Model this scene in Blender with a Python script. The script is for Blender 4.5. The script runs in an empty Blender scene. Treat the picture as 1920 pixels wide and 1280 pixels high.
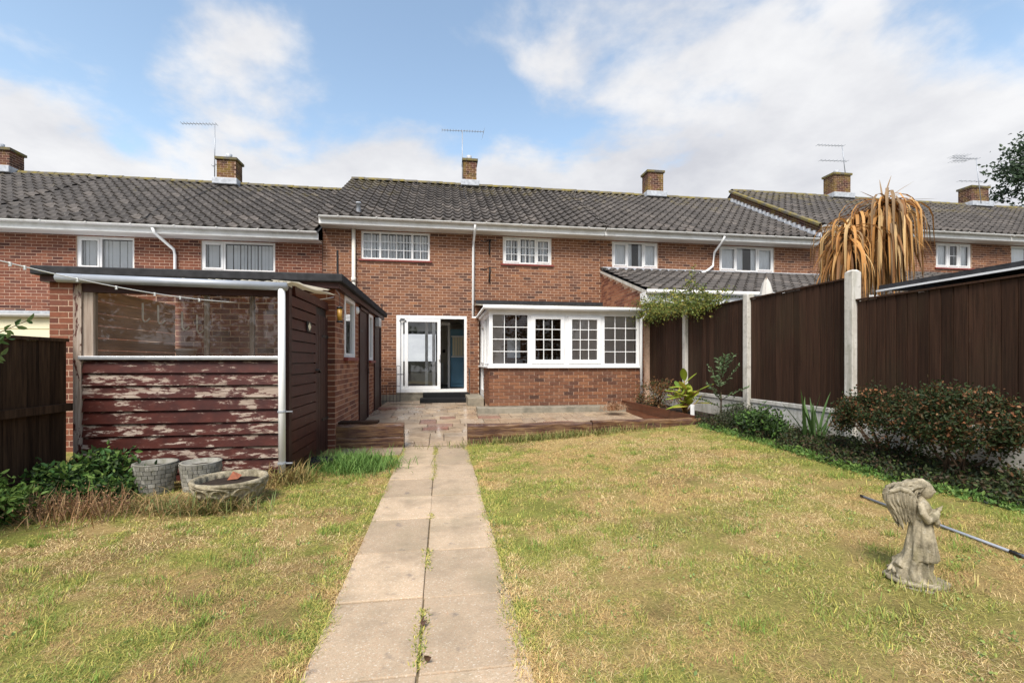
import bpy, math, random
import numpy as np
from mathutils import Vector, Matrix
R = math.radians
random.seed(7); RNG = np.random.default_rng(7)
sc = bpy.context.scene; COL = sc.collection
# ------------------------------------------------------------------ camera
YAW = math.atan(130/853.)
cam = bpy.data.objects.new('camera', bpy.data.cameras.new('camera')); COL.objects.link(cam)
cam.location = (0, 0, 1.23); cam.rotation_euler = (R(90), 0, -YAW)
cam.data.sensor_width = 36; cam.data.lens = 853/1920*36; cam.data.shift_y = 38/1920
cam.data.clip_start = .05; cam.data.clip_end = 3000
sc.camera = cam
# ------------------------------------------------------------------ light
SUN_EL, SUN_AZ = R(52), R(205)      # azimuth clockwise from +Y: behind the camera, slightly left
wd = bpy.data.worlds.new('World'); sc.world = wd; wd.use_nodes = True
wt = wd.node_tree; wt.nodes.clear()
def wn(t, **k):
    n = wt.nodes.new(t)
    for a, b in k.items(): setattr(n, a, b)
    return n
def wl(a, b): wt.links.new(a, b)
out = wn('ShaderNodeOutputWorld'); bg = wn('ShaderNodeBackground'); bg.inputs[1].default_value = .1
wl(bg.outputs[0], out.inputs[0])
sky = wn('ShaderNodeTexSky', sky_type='NISHITA'); sky.sun_disc = False
sky.sun_elevation = SUN_EL; sky.sun_rotation = SUN_AZ; sky.air_density = 1.0; sky.dust_density = .6; sky.ozone_density = 1.6
tc = wn('ShaderNodeTexCoord'); sep = wn('ShaderNodeSeparateXYZ'); wl(tc.outputs['Generated'], sep.inputs[0])
def wm(op, a, b=None, c=None, clamp=False):
    n = wn('ShaderNodeMath', operation=op); n.use_clamp = clamp
    for i, v in enumerate((a, b, c)):
        if v is None: continue
        if isinstance(v, (int, float)): n.inputs[i].default_value = v
        else: wl(v, n.inputs[i])
    return n.outputs[0]
zc = wm('MAXIMUM', sep.outputs[2], 0.0); den = wm('ADD', zc, .22)
px = wm('DIVIDE', sep.outputs[0], den); py = wm('DIVIDE', sep.outputs[1], den)
cv = wn('ShaderNodeCombineXYZ'); wl(px, cv.inputs[0]); wl(py, cv.inputs[1])
def wnoise(scale, detail, rough, off, dist=0):
    mp = wn('ShaderNodeMapping'); mp.inputs[1].default_value = off; wl(cv.outputs[0], mp.inputs[0])
    n = wn('ShaderNodeTexNoise'); n.inputs['Scale'].default_value = scale; n.inputs['Detail'].default_value = detail
    n.inputs['Roughness'].default_value = rough; n.inputs['Distortion'].default_value = dist; wl(mp.outputs[0], n.inputs[0]); return n.outputs[0]
n1 = wnoise(2.0, 10, .54, (20.5, 8.1, 0), .25); n2 = wnoise(3.4, 8, .58, (7.1, 4.4, 2)); n3 = wnoise(.9, 3, .5, (1.1, 8.4, 5))
# cloud cover: thick towards the horizon, broken higher up
hz = wm('SUBTRACT', .42, zc); hz = wm('MULTIPLY', hz, 2.3); hz = wm('MINIMUM', hz, .5); hz = wm('MAXIMUM', hz, -.17)
# one tall bank of cloud
vd = wn('ShaderNodeVectorMath', operation='DOT_PRODUCT'); wl(tc.outputs['Generated'], vd.inputs[0])
vd.inputs[1].default_value = Vector((.718, .902, .53)).normalized()
bank = wm('MULTIPLY', wm('SUBTRACT', vd.outputs['Value'], .93, clamp=True), 5.0)
vd2 = wn('ShaderNodeVectorMath', operation='DOT_PRODUCT'); wl(tc.outputs['Generated'], vd2.inputs[0])
vd2.inputs[1].default_value = Vector((-.462, 1.08, .64)).normalized()
bank2 = wm('MULTIPLY', wm('SUBTRACT', vd2.outputs['Value'], .985, clamp=True), 6)
n1 = wm('ADD', wm('MULTIPLY', wm('SUBTRACT', n1, .5), 1.5), .5)
cov = wm('ADD', wm('ADD', n1, wm('MULTIPLY', wm('SUBTRACT', n2, .5), .45)), wm('ADD', hz, wm('ADD', bank, bank2)))
mr = wn('ShaderNodeMapRange', interpolation_type='SMOOTHSTEP'); wl(cov, mr.inputs[0]); mr.inputs[1].default_value = .41; mr.inputs[2].default_value = .70
cr = wn('ShaderNodeMapRange'); wl(wm('ADD', wm('MULTIPLY', n3, .6), wm('MULTIPLY', n2, .5)), cr.inputs[0]); cr.inputs[1].default_value = .42; cr.inputs[2].default_value = .66
cc = wn('ShaderNodeMix', data_type='RGBA'); wl(cr.outputs[0], cc.inputs[0]); cc.inputs[6].default_value = (2.5, 2.55, 2.76, 1); cc.inputs[7].default_value = (3.55, 3.57, 3.64, 1)
sm = wn('ShaderNodeMix', data_type='RGBA', blend_type='MULTIPLY'); sm.inputs[0].default_value = 1; wl(sky.outputs[0], sm.inputs[6]); sm.inputs[7].default_value = (1.35, 1.22, 1.02, 1)
mx = wn('ShaderNodeMix', data_type='RGBA'); wl(mr.outputs[0], mx.inputs[0]); wl(sm.outputs[2], mx.inputs[6]); wl(cc.outputs[2], mx.inputs[7])
wl(mx.outputs[2], bg.inputs[0])
sun = bpy.data.objects.new('sun', bpy.data.lights.new('sun', 'SUN')); COL.objects.link(sun)
sun.data.energy = 2.0; sun.data.angle = R(24); sun.data.color = (1, .95, .88)
sd = Vector((math.sin(SUN_AZ)*math.cos(SUN_EL), math.cos(SUN_AZ)*math.cos(SUN_EL), math.sin(SUN_EL)))
sun.rotation_euler = sd.to_track_quat('Z', 'Y').to_euler()
sc.render.engine = 'CYCLES'; sc.cycles.use_denoising = True; sc.cycles.max_bounces = 8; sc.cycles.transparent_max_bounces = 16
sc.view_settings.view_transform = 'Standard'; sc.view_settings.look = 'None'; sc.view_settings.exposure = 1.4; sc.view_settings.gamma = 1

# ------------------------------------------------------------------ materials
MATS = {}
class NT:
    def __init__(s, name):
        s.m = bpy.data.materials.new(name); s.m.use_nodes = True; s.t = s.m.node_tree; s.t.nodes.clear()
        s.o = s.n('ShaderNodeOutputMaterial'); s.b = s.n('ShaderNodeBsdfPrincipled'); s.l(s.b.outputs[0], s.o.inputs[0]); MATS[name] = s.m
    def n(s, t, **k):
        n = s.t.nodes.new(t)
        for a, b in k.items(): setattr(n, a, b)
        return n
    def l(s, a, b): s.t.links.new(a, b)
    def math(s, op, a, b=None, clamp=False):
        n = s.n('ShaderNodeMath', operation=op); n.use_clamp = clamp
        for i, v in enumerate((a, b)):
            if v is None: continue
            if isinstance(v, (int, float)): n.inputs[i].default_value = v
            else: s.l(v, n.inputs[i])
        return n.outputs[0]
    def pos(s, scale=(1, 1, 1), local=False):
        v = s.n('ShaderNodeTexCoord').outputs['Object'] if local else s.n('ShaderNodeNewGeometry').outputs['Position']
        mp = s.n('ShaderNodeMapping'); mp.inputs['Scale'].default_value = scale; s.l(v, mp.inputs[0]); return mp.outputs[0]
    def noise(s, vec, scale, detail=4, rough=.55, out=0):
        n = s.n('ShaderNodeTexNoise'); n.inputs['Scale'].default_value = scale; n.inputs['Detail'].default_value = detail; n.inputs['Roughness'].default_value = rough
        s.l(vec, n.inputs[0]); return n.outputs[out]
    def ramp(s, f, stops, const=False):
        r = s.n('ShaderNodeValToRGB'); e = r.color_ramp.elements
        if const: r.color_ramp.interpolation = 'CONSTANT'
        while len(e) > 1: e.remove(e[-1])
        for i, (p, c) in enumerate(stops):
            x = e[0] if i == 0 else e.new(p)
            x.position = p; x.color = (*c, 1) if len(c) == 3 else c
        s.l(f, r.inputs[0]); return r.outputs[0]
    def rng(s, f, a, b, lo=0., hi=1.):
        r = s.n('ShaderNodeMapRange'); r.inputs[1].default_value = a; r.inputs[2].default_value = b; r.inputs[3].default_value = lo; r.inputs[4].default_value = hi
        s.l(f, r.inputs[0]); return r.outputs[0]
    def mix(s, f, a, b, blend='MIX'):
        m = s.n('ShaderNodeMix', data_type='RGBA', blend_type=blend)
        for i, v in ((0, f), (6, a), (7, b)):
            if isinstance(v, (int, float)): m.inputs[i].default_value = v
            elif isinstance(v, tuple): m.inputs[i].default_value = (*v, 1) if len(v) == 3 else v
            else: s.l(v, m.inputs[i])
        return m.outputs[2]
    def rand(s):   # one value for each island of each object
        g = s.n('ShaderNodeNewGeometry').outputs['Random Per Island']; o = s.n('ShaderNodeObjectInfo').outputs['Random']
        return s.math('FRACT', s.math('ADD', g, o))
    def col(s, c):
        if isinstance(c, tuple): s.b.inputs['Base Color'].default_value = (*c, 1)
        else: s.l(c, s.b.inputs['Base Color'])
    def rough(s, r, spec=.5):
        if isinstance(r, (int, float)): s.b.inputs['Roughness'].default_value = r
        else: s.l(r, s.b.inputs['Roughness'])
        s.b.inputs['Specular IOR Level'].default_value = spec
    def bump(s, h, strength=.3, dist=.01):
        b = s.n('ShaderNodeBump'); b.inputs['Strength'].default_value = strength; b.inputs['Distance'].default_value = dist
        s.l(h, b.inputs['Height']); s.l(b.outputs[0], s.b.inputs['Normal'])

def m_plain(name, c, rough=.5, var=.12, scale=8, spec=.5, metal=0, bump=0):
    t = NT(name); p = t.pos(); n = t.noise(p, scale, 5)
    k = t.rng(n, .3, .7, 1-var, 1+var)
    t.col(t.mix(1, c, t.mix(0, k, k), 'MULTIPLY')); t.rough(rough, spec); t.b.inputs['Metallic'].default_value = metal
    if bump: t.bump(t.noise(p, scale*6, 4), bump, .005)
    return t
def m_brick(name, stops, grime=.35):
    t = NT(name); r = t.rand(); p = t.pos()
    c = t.ramp(r, stops)
    n = t.noise(p, 30, 4); c = t.mix(t.rng(n, .35, .75, 0, .45), c, t.mix(1, c, (.45, .42, .42), 'MULTIPLY'))
    big = t.noise(p, .9, 4); c = t.mix(t.rng(big, .45, .75, 0, grime), c, t.mix(1, c, (.55, .52, .55), 'MULTIPLY'))
    li = t.noise(p, 60, 2); c = t.mix(t.rng(li, .70, .78, 0, .5), c, (.55, .42, .34))
    t.col(c); t.rough(.85, .25); t.bump(t.noise(p, 120, 4), .5, .004); return t
BR = [(0, (.085, .045, .033)), (.07, (.13, .060, .039)), (.24, (.19, .083, .046)), (.58, (.235, .103, .054)), (.82, (.28, .127, .065)), (.94, (.17, .082, .053)), (1, (.34, .155, .074))]
m_brick('brick', BR)
m_brick('brick_left', [(p, (a*.92, b*.75, c*.82)) for p, (a, b, c) in BR])
m_brick('brick_out', [(0, (.16, .065, .045)), (.3, (.25, .098, .058)), (.7, (.33, .145, .08)), (1, (.40, .19, .11))], .2)
t = m_plain('mortar', (.47, .325, .235), .95, .2, 20, .1, 0, .3)
# pantiles
t = NT('tile'); r = t.rand(); p = t.pos(); c = t.ramp(r, [(0, (.040, .034, .030)), (.5, (.062, .053, .047)), (.9, (.086, .074, .065)), (1, (.13, .11, .095))])
n = t.noise(p, 25, 4); c = t.mix(t.rng(n, .4, .8, 0, .45), c, (.13, .115, .10))
vo = t.n('ShaderNodeTexVoronoi'); vo.inputs['Scale'].default_value = 7; t.l(p, vo.inputs[0])
sp = t.math('MULTIPLY', t.rng(vo.outputs['Distance'], .10, .06), t.rng(t.noise(p, 1.2, 3), .44, .56)); c = t.mix(t.math('MULTIPLY', sp, .85), c, (.42, .40, .36))
sx = t.n('ShaderNodeSeparateXYZ'); t.l(t.n('ShaderNodeNewGeometry').outputs['Position'], sx.inputs[0])
mo = t.math('ADD', t.noise(p, 1.1, 5, .65), t.rng(sx.outputs[2], 5.2, 7.4, -.12, .10)); mo = t.math('MULTIPLY', t.rng(mo, .59, .70), t.rng(t.noise(p, 14, 3), .38, .6)); c = t.mix(t.math('MULTIPLY', mo, .6), c, (.16, .125, .035))
t.col(c); t.rough(.72, .4); t.bump(t.noise(p, 90, 4), .4, .005)
t = NT('ridge'); p = t.pos(); c = t.mix(t.rng(t.noise(p, 4, 5, .7), .42, .62), (.11, .10, .085), (.21, .165, .04)); t.col(c); t.rough(.9, .2); t.bump(t.noise(p, 50), .5, .01)
t = NT('chimney_brick'); r = t.rand(); p = t.pos(); c = t.ramp(r, [(0, (.05, .027, .022)), (1, (.13, .055, .038))])
c = t.mix(t.math('MULTIPLY', t.rng(t.noise(p, 2.2, 5, .7), .45, .62), .75), c, (.22, .15, .03)); t.col(c); t.rough(.9, .2)
t = NT('pvc'); p = t.pos((3, 3, 1)); c = t.mix(t.rng(t.noise(p, 1.6, 6, .7), .45, .75, 0, .45), (.80, .80, .785), (.58, .565, .53)); t.col(c); t.rough(.38, .45)
t = NT('pvc_old'); p = t.pos(); t.col(t.mix(t.rng(t.noise(p, 3, 5, .7), .45, .75, 0, .6), (.74, .73, .70), (.44, .41, .36))); t.rough(.45)
m_plain('cream_pipe', (.66, .62, .54), .45, .08, 5)
m_plain('soffit', (.72, .70, .66), .5, .05, 3)
m_plain('red_sill', (.20, .035, .025), .5, .25, 10)
m_plain('lead', (.42, .44, .47), .5, .25, 12)
m_plain('felt', (.028, .028, .030), .85, .35, 12, .3, 0, .5)
m_plain('black_rubber', (.010, .010, .011), .75, .2, 10, .2)
m_plain('iron', (.012, .011, .011), .5, .2, 20)
m_plain('alu', (.55, .56, .57), .35, .15, 10, .5, .7)
m_plain('galv', (.36, .38, .41), .45, .12, 6, .5, .3)
m_plain('pole_grey', (.24, .26, .30), .5, .15, 8)
m_plain('plaster', (.84, .79, .70), .9, .05, 2)
m_plain('taupe', (.56, .49, .45), .9, .05, 2)
m_plain('blue_unit', (.12, .28, .40), .5, .08, 2)
m_plain('blind', (.93, .94, .95), .8, .06, 2)
m_plain('cream_blind', (.70, .66, .48), .8, .06, 2)
m_plain('dark_room', (.10, .09, .085), .9, .1, 2)
m_plain('carpet', (.20, .19, .18), .95, .1, 5)
m_plain('cream_paint', (.78, .72, .50), .6, .05, 2)
m_plain('brown_paint', (.045, .018, .014), .5, .25, 6, .25)
m_plain('terracotta', (.30, .10, .05), .85, .25, 20)
m_plain('soil', (.030, .021, .015), .95, .5, 25, .2, 0, .8)
m_plain('lawn_joint', (.16, .12, .07), .95, .5, 30, .1)
m_plain('parasol_cloth', (.55, .52, .47), .9, .1, 6)
m_plain('sky_blue_paint', (.38, .50, .66), .5, .05, 2)
m_plain('peg', (.75, .75, .72), .5, .1, 5)
m_plain('amber', (.45, .24, .04), .4, .2, 30)
m_plain('bucket', (.80, .79, .77), .5, .05, 5)
t = NT('glass'); t.t.nodes.remove(t.b); gl = t.n('ShaderNodeBsdfGlossy'); gl.inputs['Roughness'].default_value = .01; tr = t.n('ShaderNodeBsdfTransparent'); tr.inputs[0].default_value = (.97, .98, .98, 1)
fr = t.n('ShaderNodeFresnel'); fr.inputs[0].default_value = 1.5; mxs = t.n('ShaderNodeMixShader'); t.l(t.math('MULTIPLY', fr.outputs[0], 1.9, True), mxs.inputs[0]); t.l(tr.outputs[0], mxs.inputs[1]); t.l(gl.outputs[0], mxs.inputs[2]); t.l(mxs.outputs[0], t.o.inputs[0])
t = NT('shed_glass'); t.t.nodes.remove(t.b); gl = t.n('ShaderNodeBsdfGlossy'); gl.inputs['Roughness'].default_value = .02; tr = t.n('ShaderNodeBsdfTransparent'); tr.inputs[0].default_value = (.86, .84, .82, 1); df = t.n('ShaderNodeBsdfDiffuse'); df.inputs[0].default_value = (.42, .36, .33, 1); p = t.pos((1, 1, .5)); ms1 = t.n('ShaderNodeMixShader'); t.l(t.rng(t.noise(p, 3, 5), .3, .75, .02, .11), ms1.inputs[0]); t.l(tr.outputs[0], ms1.inputs[1]); t.l(df.outputs[0], ms1.inputs[2]); fr = t.n('ShaderNodeFresnel'); fr.inputs[0].default_value = 1.5; mxs = t.n('ShaderNodeMixShader'); t.l(t.math('MULTIPLY', fr.outputs[0], 1.9, True), mxs.inputs[0]); t.l(ms1.outputs[0], mxs.inputs[1]); t.l(gl.outputs[0], mxs.inputs[2]); t.l(mxs.outputs[0], t.o.inputs[0])  # grey-pink diffuse mixed into the pane imitates a pale veil of reflections
# clear corrugated plastic, dirty
t = NT('plastic_sheet'); t.t.nodes.remove(t.b); df = t.n('ShaderNodeBsdfTranslucent'); df.inputs[0].default_value = (.62, .56, .44, 1); d2 = t.n('ShaderNodeBsdfDiffuse'); d2.inputs[0].default_value = (.55, .50, .38, 1); m1 = t.n('ShaderNodeMixShader'); t.l(df.outputs[0], m1.inputs[1]); t.l(d2.outputs[0], m1.inputs[2]); t.l(m1.outputs[0], t.o.inputs[0])
# timber
def m_wood(name, a, b, axis, rough=.75, wet=0, fine=60):
    t = NT(name); s3 = [fine]*3; s3[axis] = 2.0; p = t.pos(tuple(s3)); r = t.rand(); n = t.noise(p, 1, 6, .65)
    c = t.mix(t.rng(n, .3, .72), a, b); k = t.rng(r, 0, 1, .72, 1.25); c = t.mix(1, c, t.mix(0, k, k), 'MULTIPLY')
    t.col(c); t.rough(t.rng(t.noise(t.pos(), 3, 4), .35, .7, rough-.3*wet, rough), .4); t.bump(n, .4, .006); return t
t = m_wood('fence_dark', (.022, .0118, .0078), (.064, .033, .0205), 2); t.rough(.85, .12)
kn = t.n('ShaderNodeTexVoronoi'); kn.inputs['Scale'].default_value = 3.2; t.l(t.pos((1, 1.6, .8)), kn.inputs[0]); bc = t.b.inputs['Base Color'].links[0].from_socket
c = t.mix(t.rng(kn.outputs['Distance'], .07, .03, 0, .8), bc, (.006, .0035, .003)); c = t.mix(t.rng(t.noise(t.pos((14, 14, 3)), 1, 6, .75), .66, .74, 0, .45), c, (.16, .12, .095)); c = t.mix(t.rng(t.noise(t.pos((2, 2, 1)), 1, 4), .5, .7, 0, .35), c, (.045, .036, .020)); t.col(c)
t = m_wood('fence_old', (.014, .008, .0055), (.085, .05, .028), 2, .8, 0, 35); t.rough(.85, .12)
t = NT('sleeper'); p = t.pos((2.2, 12, 22)); n = t.noise(p, 1, 7, .7); c = t.ramp(n, [(.28, (.018, .009, .007)), (.44, (.07, .028, .016)), (.56, (.16, .085, .038)), (.70, (.30, .19, .09))]); t.col(c); t.rough(t.rng(t.noise(t.pos(), 5), .35, .65, .25, .8), .5); t.bump(n, .9, .015)
m_wood('bed_plank', (.085, .028, .015), (.19, .065, .028), 1, .6, 1, 30)
m_wood('bare_wood', (.20, .14, .10), (.46, .38, .31), 2, .85, 0, 50)
m_wood('inner_wood', (.16, .075, .025), (.42, .22, .08), 1, .8, 0, 20)
def m_peel(name, axis, amount, paint=(.040, .0095, .0068), p2=(.072, .0165, .0105)):
    t = NT(name); s3 = [26.]*3; s3[axis] = 7.5; r = t.rand(); oi = t.n('ShaderNodeObjectInfo').outputs['Random']
    off = t.n('ShaderNodeCombineXYZ'); t.l(t.math('MULTIPLY', oi, 37.), off.inputs[axis]); va = t.n('ShaderNodeVectorMath', operation='ADD'); t.l(t.pos(tuple(s3)), va.inputs[0]); t.l(off.outputs[0], va.inputs[1])
    n = t.noise(va.outputs[0], .85, 8, .70); bigs = [1.6]*3; bigs[axis] = .9; bg_ = t.noise(t.pos(tuple(bigs)), 1, 3)
    f = t.math('ADD', t.math('ADD', n, t.math('MULTIPLY', t.math('SUBTRACT', bg_, .5), .45)), t.rng(oi, 0, 1, amount-.06, amount+.05))
    mask = t.rng(f, .605, .63); edge = t.math('MULTIPLY', t.rng(f, .55, .60), t.math('SUBTRACT', 1., mask))
    ws = [70.]*3; ws[axis] = 3.; wn_ = t.noise(t.pos(tuple(ws)), 1, 6, .65); wood = t.ramp(wn_, [(.28, (.12, .085, .065)), (.48, (.30, .23, .18)), (.72, (.47, .40, .34))])
    pn = t.noise(t.pos(), 9, 4); pc = t.mix(t.rng(pn, .35, .7), paint, p2); pc = t.mix(t.math('MULTIPLY', edge, .35), pc, (.16, .075, .06))
    t.col(t.mix(mask, pc, wood)); t.rough(t.rng(mask, 0, 1, .45, .85), .25); t.bump(t.math('SUBTRACT', t.math('MULTIPLY', wn_, .3), t.math('MULTIPLY', mask, .5)), .35, .004); return t
m_peel('peel_front', 0, .040); m_peel('peel_side', 1, -.06); m_peel('peel_post', 2, .12)
# concrete & stone
t = NT('concrete_post'); p = t.pos(); c = t.mix(t.rng(t.noise(p, 3, 5, .7), .35, .7), (.47, .44, .39), (.62, .60, .55)); c = t.mix(t.rng(t.noise(p, 25, 4), .55, .72, 0, .65), c, (.28, .26, .22)); c = t.mix(t.rng(t.noise(t.pos((9, 9, 1.2)), 1, 5, .7), .48, .70, 0, .7), c, (.24, .235, .17)); t.col(c); t.rough(.9, .2); t.bump(t.noise(p, 80), .4, .006)
t = NT('path_slab'); p = t.pos(); vo = t.n('ShaderNodeTexVoronoi'); vo.inputs['Scale'].default_value = 170; t.l(p, vo.inputs[0]); hs = t.n('ShaderNodeSeparateColor'); t.l(vo.outputs['Color'], hs.inputs[0])
c = t.ramp(hs.outputs[0], [(0, (.29, .205, .145)), (.35, (.41, .295, .21)), (.7, (.47, .35, .25)), (.9, (.42, .23, .14)), (.97, (.66, .58, .48))]); c = t.mix(.5, c, (.50, .385, .245))
k = t.rng(t.rand(), 0, 1, .80, 1.10); c = t.mix(1, c, t.mix(0, k, k), 'MULTIPLY')
st = t.noise(p, 2.3, 6, .7); c = t.mix(t.rng(st, .46, .68, 0, .7), c, (.235, .18, .12)); st2 = t.noise(p, 7, 5, .6); c = t.mix(t.rng(st2, .62, .70, 0, .55), c, (.13, .11, .10)); c = t.mix(t.rng(t.noise(p, 1.1, 5, .6), .50, .66, 0, .35), c, (.20, .175, .10))
t.col(c); t.rough(.82, .3); t.bump(vo.outputs['Distance'], .35, .004)
t = NT('patio_slab'); r = t.rand(); p = t.pos(); c = t.ramp(r, [(0, (.34, .25, .165)), (.3, (.43, .31, .20)), (.55, (.38, .30, .22)), (.8, (.46, .335, .21)), (.97, (.30, .23, .17)), (.985, (.27, .12, .085)), (1, (.30, .14, .10))])
c = t.mix(t.rng(t.noise(p, 4, 6, .7), .42, .7, 0, .7), c, (.15, .105, .07)); w = t.noise(p, 1.1, 4, .6); t.col(c); t.rough(t.rng(w, .42, .60, .09, .5), .5); t.bump(t.noise(p, 40, 4), .25, .004)
t = NT('conc_ledge'); p = t.pos(); t.col(t.mix(t.rng(t.noise(p, 5, 6, .7), .35, .7), (.16, .145, .11), (.33, .29, .22))); t.rough(.75, .4); t.bump(t.noise(p, 60), .4, .005)
t = NT('stone_old'); p = t.pos(); c = t.mix(t.rng(t.noise(p, 14, 6, .7), .36, .66), (.15, .128, .085), (.47, .405, .285)); c = t.mix(t.rng(t.noise(p, 6, 5, .65), .52, .68, 0, .6), c, (.17, .15, .065)); c = t.mix(t.rng(t.noise(p, 42, 4), .62, .72, 0, .5), c, (.62, .57, .46)); c = t.mix(t.rng(t.noise(t.pos((38, 38, 5)), 1, 5, .65), .50, .66, 0, .6), c, (.12, .105, .07)); c = t.mix(t.rng(t.noise(p, 21, 3), .66, .72, 0, .6), c, (.06, .055, .04)); t.col(c); t.rough(.92, .2); t.bump(t.noise(p, 110, 5, .7), .8, .006)
t = NT('pot_stone'); r = t.rand(); p = t.pos(); k = t.rng(r, 0, 1, .6, 1.15); c = t.mix(1, (.36, .345, .30), t.mix(0, k, k), 'MULTIPLY'); c = t.mix(t.rng(t.noise(p, 16, 5, .7), .45, .68, 0, .8), c, (.13, .125, .085)); t.col(c); t.rough(.9, .2); t.bump(t.noise(p, 90, 4), .4, .004)
# vertex-coloured vegetation
def m_veg(name, rough=.6, transl=.25):
    t = NT(name); a = t.n('ShaderNodeVertexColor', layer_name='Col'); t.col(a.outputs[0]); t.rough(rough, .3)
    tl = t.n('ShaderNodeBsdfTranslucent'); t.l(a.outputs[0], tl.inputs[0]); ms = t.n('ShaderNodeMixShader'); ms.inputs[0].default_value = transl
    t.l(t.b.outputs[0], ms.inputs[1]); t.l(tl.outputs[0], ms.inputs[2]); t.l(ms.outputs[0], t.o.inputs[0]); return t
m_veg('leaf'); m_veg('blade', .7, .2)
t = NT('lawn_soil'); a = t.n('ShaderNodeVertexColor', layer_name='Col'); p = t.pos(); n = t.noise(p, 60, 5, .7); k = t.rng(n, .3, .7, .55, 1.25); t.col(t.mix(1, a.outputs[0], t.mix(0, k, k), 'MULTIPLY')); t.rough(.95, .1); t.bump(t.noise(p, 120, 5, .7), .9, .02)
m_plain('ground', (.10, .10, .05), .95, .3, 2)
t = NT('bark'); p = t.pos((14, 14, 5)); n = t.noise(p, 1, 6, .7); t.col(t.mix(t.rng(n, .3, .7), (.035, .024, .016), (.15, .10, .065))); t.rough(.95, .1); t.bump(n, .8, .02)
t = NT('trunk_dry'); p = t.pos((10, 10, 40)); n = t.noise(p, 1, 6, .7); t.col(t.mix(t.rng(n, .3, .7), (.05, .03, .02), (.27, .16, .085))); t.rough(.95, .1); t.bump(n, .9, .02)
def M(n): return MATS[n]

# ------------------------------------------------------------------ helpers
WO = {}   # world origin of every object that carries children
def _place(o, parent, loc):
    loc = Vector(loc)
    COL.objects.link(o)
    if parent is not None:
        o.parent = parent; o.location = loc - WO[parent.name]
    else: o.location = loc
    WO[o.name] = loc; return o
def tag(o, label=None, cat=None, group=None, kind=None):
    if label: o['label'] = label
    if cat: o['category'] = cat
    if group: o['group'] = group
    if kind: o['kind'] = kind
    return o
def thing(name, loc, label, cat, group=None):
    o = bpy.data.objects.new(name, None); o.empty_display_size = .1; _place(o, None, loc); return tag(o, label, cat, group)
def fast_mesh(name, V, F, mat, smooth=False, col=None):
    me = bpy.data.meshes.new(name); V = np.asarray(V, np.float32).reshape(-1, 3)
    if isinstance(F, np.ndarray):
        k = F.shape[1]; nf = len(F); me.vertices.add(len(V)); me.vertices.foreach_set('co', V.ravel())
        me.loops.add(nf*k); me.loops.foreach_set('vertex_index', F.astype(np.int32).ravel())
        me.polygons.add(nf); me.polygons.foreach_set('loop_start', np.arange(0, nf*k, k, dtype=np.int32)); me.update(calc_edges=True)
    else: me.from_pydata(V.tolist(), [], F); me.update()
    if col is not None:
        ca = me.color_attributes.new('Col', 'FLOAT_COLOR', 'POINT'); c4 = np.ones((len(V), 4), np.float32); c4[:, :3] = col; ca.data.foreach_set('color', c4.ravel())
    me.polygons.foreach_set('use_smooth', np.full(len(me.polygons), bool(smooth)))
    me.materials.append(M(mat)); return me
def obj(name, me, parent=None, loc=(0, 0, 0), rot=None, kind=None):
    o = bpy.data.objects.new(name, me); _place(o, parent, loc)
    if rot: o.rotation_euler = rot
    if kind: o['kind'] = kind
    return o
class MB:
    def __init__(s): s.v = []; s.f = []
    def add(s, V, F):
        b = len(s.v); s.v += [tuple(v) for v in V]; s.f += [tuple(i+b for i in f) for f in F]; return s
    def box(s, x0, x1, y0, y1, z0, z1):
        return s.add([(x0, y0, z0), (x1, y0, z0), (x1, y1, z0), (x0, y1, z0), (x0, y0, z1), (x1, y0, z1), (x1, y1, z1), (x0, y1, z1)],
                     [(0, 3, 2, 1), (4, 5, 6, 7), (0, 1, 5, 4), (1, 2, 6, 5), (2, 3, 7, 6), (3, 0, 4, 7)])
    def quad(s, a, b, c, d): return s.add([a, b, c, d], [(0, 1, 2, 3)])
    def tube(s, pts, r, n=8, cap=True):
        pts = [Vector(p) for p in pts]; rs = r if isinstance(r, (list, tuple)) else [r]*len(pts); V = []; F = []
        for i, p in enumerate(pts):
            d = (pts[min(i+1, len(pts)-1)] - pts[max(i-1, 0)]).normalized(); a = d.cross(Vector((0, 0, 1)) if abs(d.z) < .9 else Vector((1, 0, 0))).normalized(); b = d.cross(a)
            for k in range(n):
                t = 2*math.pi*k/n; V.append(p + (a*math.cos(t) + b*math.sin(t))*rs[i])
        for i in range(len(pts)-1):
            for k in range(n): F.append((i*n+k, i*n+(k+1) % n, (i+1)*n+(k+1) % n, (i+1)*n+k))
        if cap: F += [tuple(range(n))[::-1], tuple((len(pts)-1)*n+k for k in range(n))]
        return s.add(V, F)
    def lathe(s, prof, c=(0, 0, 0), n=32, f=None, cap=False):
        V = []; F = []
        for i, (r, z) in enumerate(prof):
            for k in range(n):
                t = 2*math.pi*k/n; rr = r + (f(i, t, z) if f else 0); V.append((c[0]+rr*math.cos(t), c[1]+rr*math.sin(t), c[2]+z))
        for i in range(len(prof)-1):
            for k in range(n): F.append((i*n+k, i*n+(k+1) % n, (i+1)*n+(k+1) % n, (i+1)*n+k))
        if cap: F += [tuple(range(n))[::-1], tuple((len(prof)-1)*n+k for k in range(n))]
        return s.add(V, F)
    def build(s, name, mat, parent=None, smooth=False, kind=None, loc=(0, 0, 0), rot=None, bevel=0):
        o = obj(name, fast_mesh(name, np.array(s.v), s.f, mat, smooth), parent, loc, rot, kind)
        if bevel:
            b = o.modifiers.new('b', 'BEVEL'); b.width = bevel; b.segments = 2; b.limit_method = 'ANGLE'
        return o
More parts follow.
